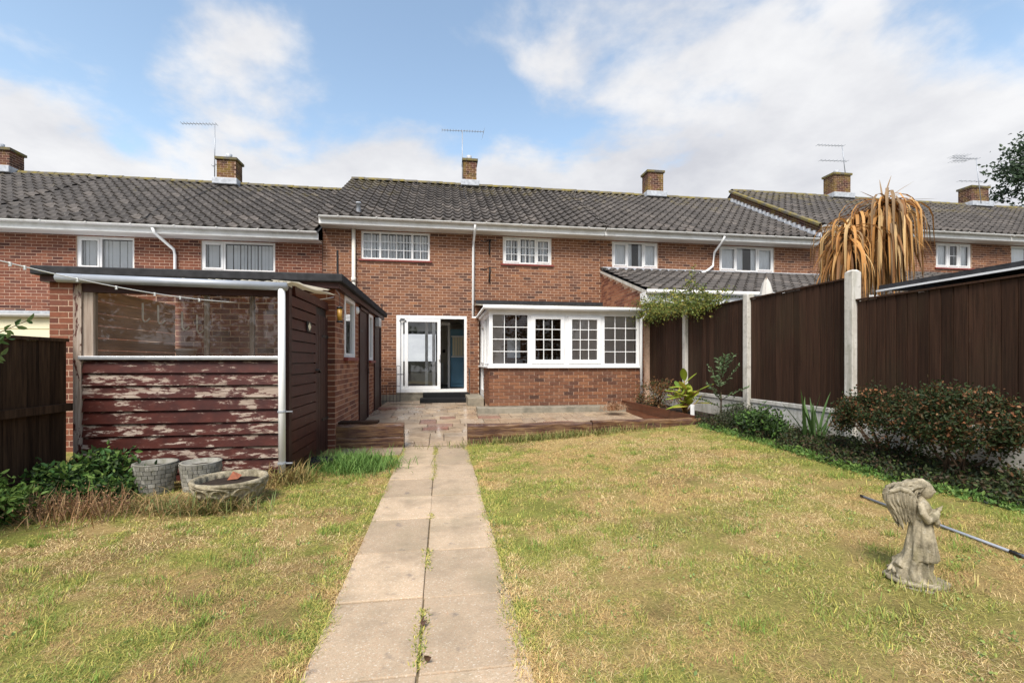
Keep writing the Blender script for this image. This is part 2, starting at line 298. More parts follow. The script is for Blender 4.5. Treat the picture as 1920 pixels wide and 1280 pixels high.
def box(name, mat, parent, b, bevel=0, kind=None, jit=None):
    """one box piece with its own origin at the centre"""
    c = ((b[0]+b[1])/2, (b[2]+b[3])/2, (b[4]+b[5])/2); m = MB().box(b[0]-c[0], b[1]-c[0], b[2]-c[1], b[3]-c[1], b[4]-c[2], b[5]-c[2])
    return m.build(name, mat, parent, loc=c, bevel=bevel, kind=kind, rot=jit)
_vn = {}
def vnoise(x, y, sc_, seed=0):
    if seed not in _vn: _vn[seed] = np.random.default_rng(1000+seed).random((256, 256))
    g = _vn[seed]; x = np.asarray(x)/sc_; y = np.asarray(y)/sc_; xi = np.floor(x).astype(int); yi = np.floor(y).astype(int); fx = x-xi; fy = y-yi
    fx = fx*fx*(3-2*fx); fy = fy*fy*(3-2*fy); a = g[xi % 256, yi % 256]; b = g[(xi+1) % 256, yi % 256]; c = g[xi % 256, (yi+1) % 256]; d = g[(xi+1) % 256, (yi+1) % 256]
    return (a*(1-fx)+b*fx)*(1-fy) + (c*(1-fx)+d*fx)*fy
def fbm(x, y, sc_, seed=0, o=4):
    t = 0; a = 1; n = 0
    for k in range(o): t = t + a*vnoise(x, y, sc_/2**k, seed*7+k); n += a; a *= .55
    return t/n
def gz(x, y):
    x = np.asarray(x, float); y = np.asarray(y, float)
    z = np.where(x > .35, .062*(np.clip(x, .35, 5.5)-.35), 0) + np.where(x < -.55, .022*(-.55-np.clip(x, -4, -.55)), 0)
    z = z + np.where((x > .35), .012*np.clip(y-5, 0, 2), 0)
    return z + .018*(fbm(x, y, .9, 3)-.5)*np.clip((np.abs(x+.1)-.4)*3, 0, 1)
def g1(x, y): return float(gz(x, y))
def pz(y): return .17*min(max((y-6.85)/3.2, 0), 1)
# brickwork -------------------------------------------------------------
BOX_F = np.array([[0, 1, 2, 3], [4, 0, 3, 7], [1, 5, 6, 2], [3, 2, 6, 7], [4, 5, 1, 0]])
def brick_cells(width, z0, z1, ops, seed=0, course=.075, L=.225):
    rr = random.Random(seed); res = []; k = 0; z = z0
    while z + course*.6 < z1:
        zb = min(z+course-.013, z1); zm = (z+zb)/2; u = -(k % 2)*L/2 - rr.random()*.01
        cuts = sorted([(a, b) for a, b, c, d in ops if c < zm < d])
        while u < width:
            segs = [(max(u, 0), min(u+L-.013, width))]
            for a, b in cuts:
                n2_ = []
                for s0, s1 in segs:
                    if b <= s0 or a >= s1: n2_.append((s0, s1)); continue
                    if a > s0: n2_.append((s0, a-.004))
                    if b < s1: n2_.append((b+.004, s1))
                segs = n2_
            for s0, s1 in segs:
                if s1-s0 > .03: res.append((s0, s1, z, zb))
            u += L
        z += course; k += 1
    return res
def brick_wall(parent, O, U, width, z0, z1, ops, mat, pick=0, key=None, seed=0, proud=.0035, name='brick'):
    """bricks proud of a mortar sheet; U along the wall, the outward normal is U turned -90 deg"""
    U = Vector((U[0], U[1], 0)).normalized(); N = Vector((U.y, -U.x, 0)); O = Vector((O[0], O[1], 0)); cells = brick_cells(width, z0, z1, ops, seed)
    full = [c for c in cells if abs((c[1]-c[0])-.212) < .002 and abs(c[3]-c[2]-.062) < .002]
    chosen = set()
    if pick:
        full.sort(key=lambda c: key(O.x+U.x*c[0], O.y+U.y*c[0], c[2])); chosen = set(full[:pick])
        m = MB(); h = .106; q = .031; e = .003
        m.add([(-h, -proud+.001, -q), (h, -proud+.001, -q), (h, -proud+.001, q), (-h, -proud+.001, q), (-h, .004, -q), (h, .004, -q), (h, .004, q), (-h, .004, q)], [tuple(f) for f in BOX_F])
        me = fast_mesh(name, np.array(m.v), m.f, mat); ang = math.atan2(U.y, U.x)
        for c in full[:pick]:
            p = O + U*((c[0]+c[1])/2) + N*random.uniform(-.0015, .002); obj(name, me, parent, (p.x, p.y, (c[2]+c[3])/2), (0, random.uniform(-.006, .006), ang))
    rest = [c for c in cells if c not in chosen]
    if rest:
        A = np.array(rest); n = len(A); rng = np.random.default_rng(seed); pr = proud + rng.uniform(-.0015, .002, n); V = np.zeros((n, 8, 3)); Un = np.array(U); Nn = np.array(N); On = np.array(O)
        for i, (a, zz, d) in enumerate([(0, 2, 1), (1, 2, 1), (1, 3, 1), (0, 3, 1), (0, 2, 0), (1, 2, 0), (1, 3, 0), (0, 3, 0)]):
            V[:, i] = On + A[:, a:a+1]*Un + (pr[:, None] if d else -.004)*Nn; V[:, i, 2] = A[:, zz]
        F = (BOX_F[None] + (np.arange(n)*8)[:, None, None]).reshape(-1, 4)
        obj(name if not pick else 'brick_field', fast_mesh('brick_field', V, F, mat), parent, kind='stuff')
def sheet(parent, name, O, U, width, z0, z1, ops, mat, reveal=.11):
    """a mortar sheet with openings and their reveals"""
    U = Vector((U[0], U[1], 0)).normalized(); N = Vector((U.y, -U.x, 0)); O = Vector((O[0], O[1], 0)); us = sorted({0, width, *[v for o in ops for v in o[:2]]}); zs = sorted({z0, z1, *[v for o in ops for v in o[2:]]}); m = MB()
    P = lambda u, z, d=0: tuple(O + U*u - N*d + Vector((0, 0, z)))
    for a, b in zip(us, us[1:]):
        for c, d in zip(zs, zs[1:]):
            if any(o[0] <= (a+b)/2 <= o[1] and o[2] <= (c+d)/2 <= o[3] for o in ops): continue
            m.quad(P(a, c), P(b, c), P(b, d), P(a, d))
    for a, b, c, d in ops:
        for (p, q) in (((a, c), (b, c)), ((b, c), (b, d)), ((b, d), (a, d)), ((a, d), (a, c))): m.quad(P(*p), P(*p, reveal), P(*q, reveal), P(*q))
    return m.build(name, mat, parent)
# windows ---------------------------------------------------------------
def window(parent, x0, x1, z0, z1, y, lights, style='blind', sill='red_sill', fw=.055, vert=None):
    """frame facing -Y; lights = (f0, f1, bar cols, bar rows, has own casement frame)"""
    yf = y+.035; m = MB(); d = .06
    m.box(x0, x1, yf, yf+d, z0, z0+fw).box(x0, x1, yf, yf+d, z1-fw, z1).box(x0, x0+fw, yf+.001, yf+d-.001, z0+fw, z1-fw).box(x1-fw, x1, yf+.001, yf+d-.001, z0+fw, z1-fw)
    W = x1-x0; panes = []; bars = []
    for i, (a, b, nc, nr, cas) in enumerate(lights):
        la = x0+W*a + (fw if i == 0 else .025); lb = x0+W*b - (fw if i == len(lights)-1 else .025)
        if i: m.box(x0+W*a-.027, x0+W*a+.027, yf+.002, yf+d-.002, z0+fw, z1-fw)
        za, zb = z0+fw, z1-fw
        if cas:
            k = .04; c = MB(); c.box(la, lb, yf-.014, yf+.03, za, za+k).box(la, lb, yf-.014, yf+.03, zb-k, zb).box(la, la+k, yf-.013, yf+.029, za+k, zb-k).box(lb-k, lb, yf-.013, yf+.029, za+k, zb-k); bars.append(('casement', c))
            la += k; lb -= k; za += k; zb -= k
        panes.append((la, lb, za, zb))
        if nc > 1 or nr > 1:
            c = MB()
            for j in range(1, nc): xx = la+(lb-la)*j/nc; c.box(xx-.010, xx+.010, yf+.008, yf+.020, za, zb)
            for j in range(1, nr): zz = za+(zb-za)*j/nr; c.box(la, lb, yf+.009, yf+.019, zz-.010, zz+.010)
            bars.append(('glazing_bar', c))
    w = m.build('window', 'pvc', parent)
    for n_, c in bars: c.build(n_, 'pvc', w)
    for (la, lb, za, zb) in panes: MB().quad((la, yf+.024, za), (lb, yf+.024, za), (lb, yf+.024, zb), (la, yf+.024, zb)).build('pane', 'glass', w)
    if sill: MB().box(x0-.06, x1+.06, y-.045, y+.05, z0-.045, z0-.002).build('sill', sill, w)
    if style:
        m = MB(); xx = x0+fw
        while xx < x1-fw:
            if style == 'blind':
                a = .062+random.uniform(-.012, .015); m.quad((xx, yf+.075, z0), (xx+a, yf+.095, z0), (xx+a, yf+.095, z1-.07), (xx, yf+.075, z1-.07)); xx += .085
            else:
                if style == 'part' and x0+W*.44 < xx < x0+W*.58: xx += .05; continue
                a = .05; m.quad((xx, yf+.085+.018*math.sin(xx*40), z0), (xx+a, yf+.085+.018*math.sin((xx+a)*40), z0), (xx+a, yf+.085+.018*math.sin((xx+a)*40), z1), (xx, yf+.085+.018*math.sin(xx*40), z1)); xx += a
        m.build('blind' if style == 'blind' else 'curtain', 'blind', w)
    return w
# ------------------------------------------------------------------ the setting
m = MB(); m.quad((-900, -60, -.6), (900, -60, -.6), (900, 1800, -.6), (-900, 1800, -.6)); tag(m.build('ground', 'ground'), kind='structure')
# lawn: soil sheet with its own colour, then blades
def lawn_col(x, y):
    n = .30*fbm(x, y, 1.0, 11) + .35*fbm(x, y, .28, 12) + .35*fbm(x, y, .09, 13)
    g = np.clip((n-.50)*7+.43, 0, 1)                    # share of green
    g = np.where(x > .4, g*np.clip(.72+.3*np.exp(-((x-.6)/.5)**2)+.35*(fbm(x, y, 2.2, 14)-.5), 0, 1.2), g)
    g = np.clip(g + .5*np.exp(-((x-3.75)/.35)**2)*(y > 1.5) + .25*np.exp(-((x+1.2)/.5)**2)*(y > 4.4), 0, 1); return g
DRY = np.array((.64, .45, .185)); STRAW = np.array((.84, .65, .33)); BROWN = np.array((.38, .225, .10)); GREEN = np.array((.23, .29, .06)); YG = np.array((.55, .485, .125))
gx = np.linspace(-9, 9, 301); gy = np.linspace(-3, 7.0, 201); GX, GY = np.meshgrid(gx, gy)
GZ = gz(GX, GY) - .035*((np.abs(GX+.095) < .42) & (GY < 6.9)) - .12*((np.abs(GX-1.26) < 2.75) & (GY > 6.72))
V = np.stack([GX, GY, GZ], -1).reshape(-1, 3); nx, ny = 301, 201
idx = np.arange(nx*ny).reshape(ny, nx); F = np.stack([idx[:-1, :-1], idx[:-1, 1:], idx[1:, 1:], idx[1:, :-1]], -1).reshape(-1, 4)
g = lawn_col(V[:, 0], V[:, 1])[:, None]; br = fbm(V[:, 0], V[:, 1], .5, 21)[:, None]
c = DRY*(1-g)+(YG*.5+GREEN*.5)*g; c = c*(1-.5*np.clip((br-.5)*3, 0, 1)) ; bed = (V[:, 0] > 3.95)[:, None]; c = np.where(bed, (.035, .025, .016), c)
tag(obj('lawn', fast_mesh('lawn', V, F, 'lawn_soil', True, c*.66)), kind='structure')
box('earth_bank', 'soil', None, (-9, 9, 7.02, 12.5, -.5, .0)); tag(bpy.data.objects['earth_bank'], kind='structure')
def blades(name, n, xr, yr, L, W, lean, colf, keep=None, seed=0, at=None):
    r = np.random.default_rng(seed); x, y = (r.uniform(*xr, n), r.uniform(*yr, n)) if at is None else at(r); n = len(x); k = np.ones(n, bool) if keep is None else keep(x, y, r); x, y = x[k], y[k]; n = len(x)
    a = r.uniform(0, 2*np.pi, n); l = r.uniform(*L, n); w = r.uniform(*W, n); t = r.uniform(*lean, n); z = gz(x, y)-.004
    dx, dy = np.cos(a), np.sin(a); V = np.zeros((n, 5, 3)); B = np.stack([x, y, z], -1); S = np.stack([-dy, dx, 0*x], -1)*(w/2)[:, None]; D = np.stack([dx*np.sin(t), dy*np.sin(t), np.cos(t)], -1)*l[:, None]
    V[:, 0] = B-S; V[:, 1] = B+S; mid = B+D*.55; V[:, 2] = mid+S*.8; V[:, 3] = mid-S*.8; tip = B+D; tip[:, 2] -= .18*l*np.sin(t); V[:, 4] = tip
    b = (np.arange(n)*5)[:, None]; F3 = np.concatenate([b+[0, 1, 2], b+[0, 2, 3], b+[3, 2, 4]]); C = np.repeat(colf(x, y, r), 5, 0)
    return obj(name, fast_mesh(name, V, F3, 'blade', False, C))
def gcol(x, y, r):
    g = np.clip(lawn_col(x, y) + r.normal(0, .16, len(x)), 0, 1)[:, None]; u = r.random((len(x), 1)); u2 = r.random((len(x), 1))
    tn = np.clip((fbm(x, y, .7, 15)-.5)*6+.5, 0, 1)[:, None]; dry = np.where(u < .55*tn+.08, STRAW*.92, np.where(u < .80-.22*(x[:, None] < -.5), DRY, BROWN)); gr = np.where(u2 < .55, YG, GREEN)
    return (np.where(r.random((len(x), 1)) < g, gr, dry))*r.uniform(.75, 1.2, (len(x), 1))
def on_lawn(x, y, r):
    k = (r.random(len(x)) > np.clip((fbm(x, y, .26, 17, 3)-.56)*7, 0, .85)) & ((x < -.54+.03*r.normal(0, 1, len(x))) | (x > .36+.035*r.normal(0, 1, len(x)))) & ~((x > -3.5) & (x < -1.56) & (y > 4.97)) & ~((x < -1.0+.4*r.random(len(x))) & (x > -1.6) & (y > 5.9)) & (x < 4.0+.15*r.random(len(x))) & (x > -3.52) & (y < 6.62) & ~((x < -.5) & (y > 6.2))
    zc_ = x*math.sin(YAW)+y*math.cos(YAW); xc_ = x*math.cos(YAW)-y*math.sin(YAW); return k & (np.abs(xc_) < zc_*1.2+.25) & (zc_ > 1.1)
grass = blades('grass', 560000, (-3.5, 4.2), (1.0, 3.2), (.014, .048), (.0010, .0024), (.85, 1.56), gcol, on_lawn, 1); tag(grass, 'short dry straw coloured lawn grass with greener patches near the viewer', 'grass', kind='stuff')
g2_ = blades('grass', 380000, (-3.5, 4.2), (3.2, 6.7), (.018, .050), (.0022, .0042), (.8, 1.54), gcol, on_lawn, 2); tag(g2_, 'short yellowed lawn grass in front of the patio sleepers', 'grass', kind='stuff')
def tuft_keep(th, seed, sc_=.22):
    def f(x, y, r): return on_lawn(x, y, r) & (fbm(x, y, sc_, seed, 2) + .25*(lawn_col(x, y)-.5) > th)
    return f
tall = blades('grass', 150000, (-3.5, 4.1), (1.1, 6.5), (.025, .07), (.002, .0045), (.2, 1.1), lambda x, y, r: (np.where(r.random((len(x), 1)) < .75, GREEN*1.05, YG))*r.uniform(.7, 1.25, (len(x), 1)), tuft_keep(.665, 31, .16), 3); tag(tall, 'scattered taller green grass tufts in the lawn', 'grass', kind='stuff')
# distinct green tufts
def tuft_at(r):
    cx = r.uniform(-3.4, 4.0, 420); cy = 1.15+5.2*r.random(420)**1.15; k = on_lawn(cx, cy, r) & (r.random(420) < np.where(cx < -.5, .85, .38)); cx, cy = cx[k], cy[k]; n = r.integers(40, 190, len(cx)); s = r.uniform(.015, .055, len(cx)); i = np.repeat(np.arange(len(cx)), n); return cx[i]+r.normal(0, 1, len(i))*s[i]*1.4, cy[i]+r.normal(0, 1, len(i))*s[i]
tf = blades('grass', 0, None, None, (.025, .075), (.0016, .0036), (.15, 1.15), lambda x, y, r: np.where(r.random((len(x), 1)) < .7, np.array((.20, .31, .055)), YG*.8)*r.uniform(.65, 1.25, (len(x), 1)), lambda x, y, r: on_lawn(x, y, r), 12, tuft_at); tag(tf, 'bright green tufts of coarse grass standing in the dry lawn', 'grass', kind='stuff')
# broad-leaved weeds and loose straw in the lawn
rw = np.random.default_rng(90); wx = rw.uniform(-3.4, 4.0, 900); wy = 1.1+5.3*rw.random(900)**1.2; kk_ = on_lawn(wx, wy, rw) & (fbm(wx, wy, .8, 33, 2) > .47); WC = np.stack([wx, wy, gz(wx, wy)], -1)[kk_]
WEED_C = WC
th = blades('grass', 60000, (-3.5, 4.1), (1.0, 4.6), (.04, .11), (.0012, .0024), (1.35, 1.56), lambda x, y, r: np.where(r.random((len(x), 1)) < .6, STRAW*.9, BROWN)*r.uniform(.6, 1.1, (len(x), 1)), lambda x, y, r: on_lawn(x, y, r) & (fbm(x, y, .5, 35, 3) > .50), 9); tag(th, 'loose straw thatch lying flat on the lawn', 'grass', kind='stuff')
# garden path
tag(MB().box(-.53, .34, -.5, 6.8, -.06, -.006).build('garden_path', 'lawn_joint'), kind='structure'); PATH = bpy.data.objects['garden_path']
yj = [.02+.6*i for i in range(0, 11)] + [6.22, 6.80]
yj = [.02, .62, 1.22, 1.82, 2.41, 3.01, 3.63, 4.24, 4.85, 5.46, 6.08, 6.72]
for i in range(len(yj)-1):
    for a, b in ((-.545, -.101), (-.095, .352)):
        box('paving_slab', 'path_slab', PATH, (a+random.uniform(-.006, .004), b+random.uniform(-.004, .006), yj[i]+.004, yj[i+1]-.004, -.045, .004+random.uniform(-.003, .004)), .006, jit=(random.uniform(-.004, .004), random.uniform(-.005, .005), random.uniform(-.006, .006)))
jw = blades('weeds', 16000, (-.13, -.06), (1.0, 6.6), (.010, .035), (.003, .007), (.5, 1.5), lambda x, y, r: np.where(r.random((len(x), 1)) < .6, YG, GREEN)*r.uniform(.6, 1.1, (len(x), 1)), lambda x, y, r: (fbm(x, y, .35, 41, 2) > .46) & (np.abs(x+.098) < .035*r.random(len(x))+.006), 5); jw['kind'] = 'stuff'; tag(jw, 'small weeds growing in the centre joint of the path', 'weeds')
for sd2, xe, sg in ((7, -.545, 1), (8, .352, -1)):
    eg = blades('grass', 42000, (xe-.11, xe+.11), (1.0, 6.6), (.015, .05), (.0018, .004), (.7, 1.5), gcol, lambda x, y, r: (x-xe)*sg < .075*(fbm(x, y, .28, 45+sd2, 3)-.42)*2+.012*r.normal(0, 1, len(x))+(.055*np.clip((3.6-y)/2, 0, 1) if sg < 0 else 0), sd2); tag(eg, 'grass overhanging the left edge of the path' if sg > 0 else 'grass overhanging the right edge of the path', 'grass', kind='stuff')
ew = blades('weeds', 14000, (-.75, .55), (1.0, 6.6), (.02, .055), (.004, .009), (.4, 1.4), lambda x, y, r: np.where(r.random((len(x), 1)) < .5, np.array((.13, .17, .08)), GREEN)*r.uniform(.7, 1.1, (len(x), 1)), lambda x, y, r: (fbm(x, y, .4, 43, 2) > .5) & (np.abs(x-.37) < .09*r.random(len(x))), 6); tag(ew, 'low green weeds creeping over the right edge of the path', 'weeds', kind='stuff')
# patio
tag(MB().add([(-1.5, 6.8, -.05), (4.0, 6.8, -.05), (4.0, 10.05, .115), (-1.5, 10.05, .115), (4.0, 12.66, .115), (-1.5, 12.66, .115)], [(0, 1, 2, 3), (3, 2, 4, 5)]).build('patio', 'soil'), kind='structure'); PATIO = bpy.data.objects['patio']
y = 6.8; row = 0; rp = random.Random(5)
while y < 12.55:
    h = rp.choice((.22, .3, .3, .45)); h = min(h, 12.6-y); x = -1.47
    while x < 3.97:
        w = rp.choice((.22, .3, .45, .45, .6)); w = min(w, 3.97-x)
        if w > .06 and h > .06 and not (x > .95 and y > 9.9):
            ym = y+h/2; zt = pz(ym) + rp.uniform(-.003, .004); an = math.atan(.17/3.2) if ym < 10.05 else 0
            box('patio_slab', 'patio_slab', PATIO, (x+.004, x+w-.004, y+.004, y+h-.004, zt-.05, zt), .004, jit=(an+rp.uniform(-.004, .004), rp.uniform(-.004, .004), 0))
        x += w
    y += h
for x, w in ((-1.50, .48), (-1.0, .45)): box('paving_slab', 'patio_slab', PATH, (x, x+w, 6.12, 6.62, -.03, .02), .006)

# ------------------------------------------------------------------ houses
FY = 12.66
tile_me = None
def make_tile():
    m = MB(); n = 8; wv = lambda i: .033*math.sin(2*math.pi*(i/n)+.6) + .011*math.sin(4*math.pi*i/n)
    for i in range(n+1): u = -.13+.26*i/n; m.v += [(u, 0, wv(i)+.004), (u, 0, wv(i)+.052), (u, .43, wv(i)+.004)]
    for i in range(n): a = 3*i; b = a+3; m.f += [(a, b, b+1, a+1), (a+1, b+1, b+2, a+2)]
    me = fast_mesh('roof_tile', np.array(m.v), m.f, 'tile'); me.polygons.foreach_set('use_smooth', np.array([i % 2 == 1 for i in range(2*n)])); return me, np.array(m.v), np.array(m.f)
tile_me, TV, TF = make_tile()
def tiled_slope(parent, x0, x1, y0, z0, y1, z1, pick, key, rows, skip=None):
    """pantiles laid from the eave (y0,z0) up to (y1,z1)"""
    sl = math.atan2(z1-z0, y1-y0); L = math.hypot(y1-y0, z1-z0); ga = L/rows; n = int((x1-x0)/.26)+1; pts = []
    for r_ in range(rows):
        for i in range(n):
            x = x0+.13+i*.26
            if x > x1+.02: continue
            d = r_*ga
            if skip and skip(x, r_/rows): continue
            pts.append((x, y0+d*math.cos(sl), z0+d*math.sin(sl)))
    T = parent
    if key: pts.sort(key=lambda p: key(*p))
    for p in pts[:pick]: obj('roof_tile', tile_me, T, (p[0], p[1], p[2]+random.uniform(-.003, .004)), (sl+random.uniform(-.008, .008), random.uniform(-.012, .012), random.uniform(-.01, .01)))
    rest = pts[pick:]
    if rest:
        P = np.array(rest); k = len(P); rng = np.random.default_rng(len(rest)); cs, sn = math.cos(sl), math.sin(sl)
        L3 = np.stack([TV[:, 0], TV[:, 1]*cs-TV[:, 2]*sn, TV[:, 1]*sn+TV[:, 2]*cs], -1); V = P[:, None, :] + L3[None]; V[:, :, 2] += rng.uniform(-.004, .005, k)[:, None]
        F = (TF[None]+(np.arange(k)*len(TV))[:, None, None]).reshape(-1, 4); me = fast_mesh('tile_field', V, F, 'tile'); me.polygons.foreach_set('use_smooth', np.tile(np.array([i % 2 == 1 for i in range(len(TF))]), k)); obj('tile_field', me, T, kind='stuff')
    MB().quad((x0, y0+.02, z0-.02), (x1, y0+.02, z0-.02), (x1, y1, z1-.02), (x0, y1, z1-.02)).build('roof_deck', 'felt', parent)
def chimney(parent, x, z0, z1, w, pot=True, y=16.6, dpt=.5):
    ch = MB().box(x-w/2, x+w/2, y-dpt/2, y+dpt/2, z0, z1).build('chimney', 'mortar', parent)
    brick_wall(ch, (x-w/2, y-dpt/2), (1, 0), w, z0, z1, [], 'chimney_brick', seed=int(x*10) % 97, proud=.004); brick_wall(ch, (x-w/2, y+dpt/2), (0, -1), dpt, z0, z1, [], 'chimney_brick', seed=3); brick_wall(ch, (x+w/2, y-dpt/2), (0, 1), dpt, z0, z1, [], 'chimney_brick', seed=4)
    MB().box(x-w/2-.05, x+w/2+.05, y-dpt/2-.05, y+dpt/2+.05, z1, z1+.08).build('chimney_cap', 'ridge', ch)
    if pot: MB().lathe([(.10, 0), (.09, .12), (.10, .2), (.07, .2), (.06, .05)], (x-.02, y, z1+.08), 14).build('chimney_pot', 'lead', ch, True)
    MB().box(x-w/2-.09, x+w/2+.09, y-dpt/2-.14, y+dpt/2+.1, z0-.05, z0+.16).build('flashing', 'lead', ch, bevel=.02); return ch
def house(name, label, x0, x1, dz, wins, pickb, keyb, pickt, keyt, brick='brick', chim=(), dpipes=(), door=None, skipops=(), zb=.17, rows=14, extra_ops=(), eave_l=.0, eave_r=.0):
    h = thing(name, ((x0+x1)/2, FY, zb+dz), label, 'house', None); zt = 4.86+dz
    ops = [(w[0]-x0, w[1]-x0, w[2], w[3]) for w in wins] + [(a-x0, b-x0, c, d) for a, b, c, d in extra_ops]
    sheet(h, 'wall', (x0, FY), (1, 0), x1-x0, zb+dz-.4, zt, ops, 'mortar')
    brick_wall(h, (x0, FY), (1, 0), x1-x0, zb+dz-.075, zt, [(a-.002, b+.002, c-.002, d+.002) for a, b, c, d in ops] + [(a-x0, b-x0, c, d) for a, b, c, d in skipops], brick, pickb, keyb, seed=int(abs(x0)*7))
    m = MB(); m.quad((x0+.01, FY+.1, zb+dz-.4), (x0+.01, 20.5, zb+dz-.4), (x0+.01, 20.5, zt), (x0+.01, FY+.1, zt)); m.quad((x1-.01, FY+.1, zb+dz-.4), (x1-.01, 20.5, zb+dz-.4), (x1-.01, 20.5, zt), (x1-.01, FY+.1, zt)); m.quad((x0, 20.5, zb+dz-.4), (x1, 20.5, zb+dz-.4), (x1, 20.5, 1.2), (x0, 20.5, 1.2)).quad((x0, 20.5, 2.45), (x1, 20.5, 2.45), (x1, 20.5, zt), (x0, 20.5, zt)).quad((-.3 if name == 'terraced_house' and x0 == -3.14 else x0, 20.5, 1.2), (x1, 20.5, 1.2), (x1, 20.5, 2.45), (-.3 if x0 == -3.14 else x0, 20.5, 2.45)); m.quad((x0+.01, FY+.12, 2.6+dz), (x1-.01, FY+.12, 2.6+dz), (x1-.01, 20.4, 2.6+dz), (x0+.01, 20.4, 2.6+dz))
    m.add([(x0+.01, FY+.2, zt), (x0+.01, 20.5, zt), (x0+.01, 16.6, 7.5+dz)], [(0, 1, 2)]); m.add([(x1-.01, FY+.2, zt), (x1-.01, 20.5, zt), (x1-.01, 16.6, 7.5+dz)], [(0, 1, 2)])
    m.build('inner_shell', 'dark_room', h)
    for w in wins: window(h, w[0], w[1], w[2], w[3], FY, w[4], w[5])
    ze, zr = 4.965+dz, 7.60+dz; xa, xb = x0-eave_l, x1+eave_r
    tiled_slope(h, xa, xb, 12.20, ze, 16.6, zr, pickt, keyt, rows)
    MB().quad((xa, 16.6, zr-.02), (xb, 16.6, zr-.02), (xb, 21, ze-.02), (xa, 21, ze-.02)).build('rear_roof', 'tile', h)
    n = max(1, int((xb-xa)/.45)); rt = MB(); k = 8
    for i in range(2):
        for j in range(k+1): a = math.pi*j/k; rt.v.append(((-.225 if i == 0 else .222), -.13*math.cos(a), .11*math.sin(a)+(.012 if i else 0)))
    rt.f = [(j, j+1, k+2+j, k+1+j) for j in range(k)]; rme = fast_mesh('ridge_tile', np.array(rt.v), rt.f, 'ridge', True)
    for i in range(n): o = obj('ridge_tile', rme, h, (xa+(i+.5)*(xb-xa)/n, 16.6, zr-.01+random.uniform(-.006, .006)), (0, random.uniform(-.01, .01), 0)); o.scale.x = (xb-xa)/n/.45
    # eaves
    MB().box(xa, xb, 12.27, 12.30, ze-.185, ze-.02).build('fascia', 'pvc_old', h); MB().box(xa+.002, xb-.002, 12.3, FY-.002, ze-.20, ze-.184).build('soffit', 'soffit', h)
    gm = MB(); kk = 8; V = []
    for xx in (xa+.02, xb-.02):
        for rr in (.054, .046):
            for j in range(kk+1): a = math.pi+math.pi*j/kk; V.append((xx, 12.205+rr*math.cos(a), ze-.005+rr*math.sin(a)))
    q = kk+1; gm.add(V, [(j, j+1, 2*q+j+1, 2*q+j) for j in range(kk)] + [(q+j, q+j+1, 3*q+j+1, 3*q+j) for j in range(kk)] + [(0, q, 3*q, 2*q), (kk, q+kk, 3*q+kk, 2*q+kk)] + [tuple(range(kk+1)), tuple(2*q+j for j in range(kk+1))])
    for xx in np.arange(xa+.5, xb, .95): gm.box(xx-.02, xx+.02, 12.138, 12.275, ze-.012, ze+.004)
    gm.build('gutter', 'pvc_old', h)
    for (c, z1, w, pot) in chim: chimney(h, c, zr-.05, z1, w, pot)
    for d in dpipes: d(h, ze)
    return h
def pipe(pts, r, mat, name='downpipe', smooth=True): return lambda h, ze: MB().tube(pts, r, 10).build(name, mat, h, smooth)
G3 = lambda c, r: [(0, .27, c[0], r, False), (.27, .74, c[1], r, False), (.74, 1, c[2], r, False)]
key_cam = lambda x, y, z: math.hypot(x-.3, y)+abs(z-1.8)*.3
# main house
def key_main(x, y, z):
    vis = not (x > .95 and z < 2.8) and not (x < -1.55 and z < 2.2); return (0 if vis else 100) + math.hypot(x+.2, z-2.6)
MAIN = house('terraced_house', 'brick terraced house with white sliding patio door and glazed conservatory', -3.14, 4.51, 0.,
  [(-2.16, -.35, 3.98, 4.745, G3((2, 4, 2), 3), 'blind'), (1.67, 3.07, 3.98, 4.745, [(0, .345, 2, 3, True), (.345, .675, 3, 3, False), (.675, 1, 2, 3, True)], 'blind')],
  300, key_main, 300, lambda x, y, z: math.hypot(x-.9, y-12.2), chim=[(.97, 8.42, .46, True)], extra_ops=[(-1.24, .66, .42, 2.5)],
  skipops=[], eave_r=-.0)
h = MAIN; ze = 4.965
MB().tube([(.86, 12.205, ze-.06), (.86, 12.3, ze-.2), (.84, 12.58, ze-.42), (.84, 12.6, ze-.6), (.82, 12.6, .36)], .034, 10).build('downpipe', 'pvc', h, True)
MB().tube([(-2.34, 12.59, ze-.2), (-2.34, 12.59, .2)], .05, 10).build('soil_pipe', 'cream_pipe', h, True); MB().tube([(-2.34, 12.59, 3.35), (-2.34, 12.59, 3.47)], .062, 10).build('pipe_collar', 'cream_pipe', h, True)
MB().lathe([(.06, 0), (.055, .28), (.065, .28), (.065, .32), (0, .33)], (-2.22, 12.62, 5.16), 14).build('roof_vent', 'lead', h, True)
# sliding door
sd_ = MB().box(-1.24, .66, 12.66, 12.76, 2.41, 2.5).box(-1.24, .66, 12.64, 12.76, .40, .48).box(-1.24, -1.14, 12.661, 12.759, .48, 2.41).box(.59, .66, 12.661, 12.759, .48, 2.41).build('sliding_door', 'pvc', h)
def leaf(x0, x1, y, nm):
    m = MB(); k = .085; m.box(x0, x1, y, y+.04, .485, .485+k).box(x0, x1, y, y+.04, 2.405-k, 2.405).box(x0, x0+k, y+.001, y+.039, .485+k, 2.405-k).box(x1-k, x1, y+.001, y+.039, .485+k, 2.405-k); m.build(nm, 'pvc', sd_)
    MB().quad((x0+k, y+.02, .57), (x1-k, y+.02, .57), (x1-k, y+.02, 2.32), (x0+k, y+.02, 2.32)).build('pane', 'glass', sd_)
leaf(-1.02, -.06, 12.665, 'door_leaf'); leaf(-1.15, -.20, 12.712, 'door_leaf'); MB().box(-.11, -.07, 12.60, 12.665, 1.28, 1.45).build('handle', 'pvc', sd_, bevel=.008)
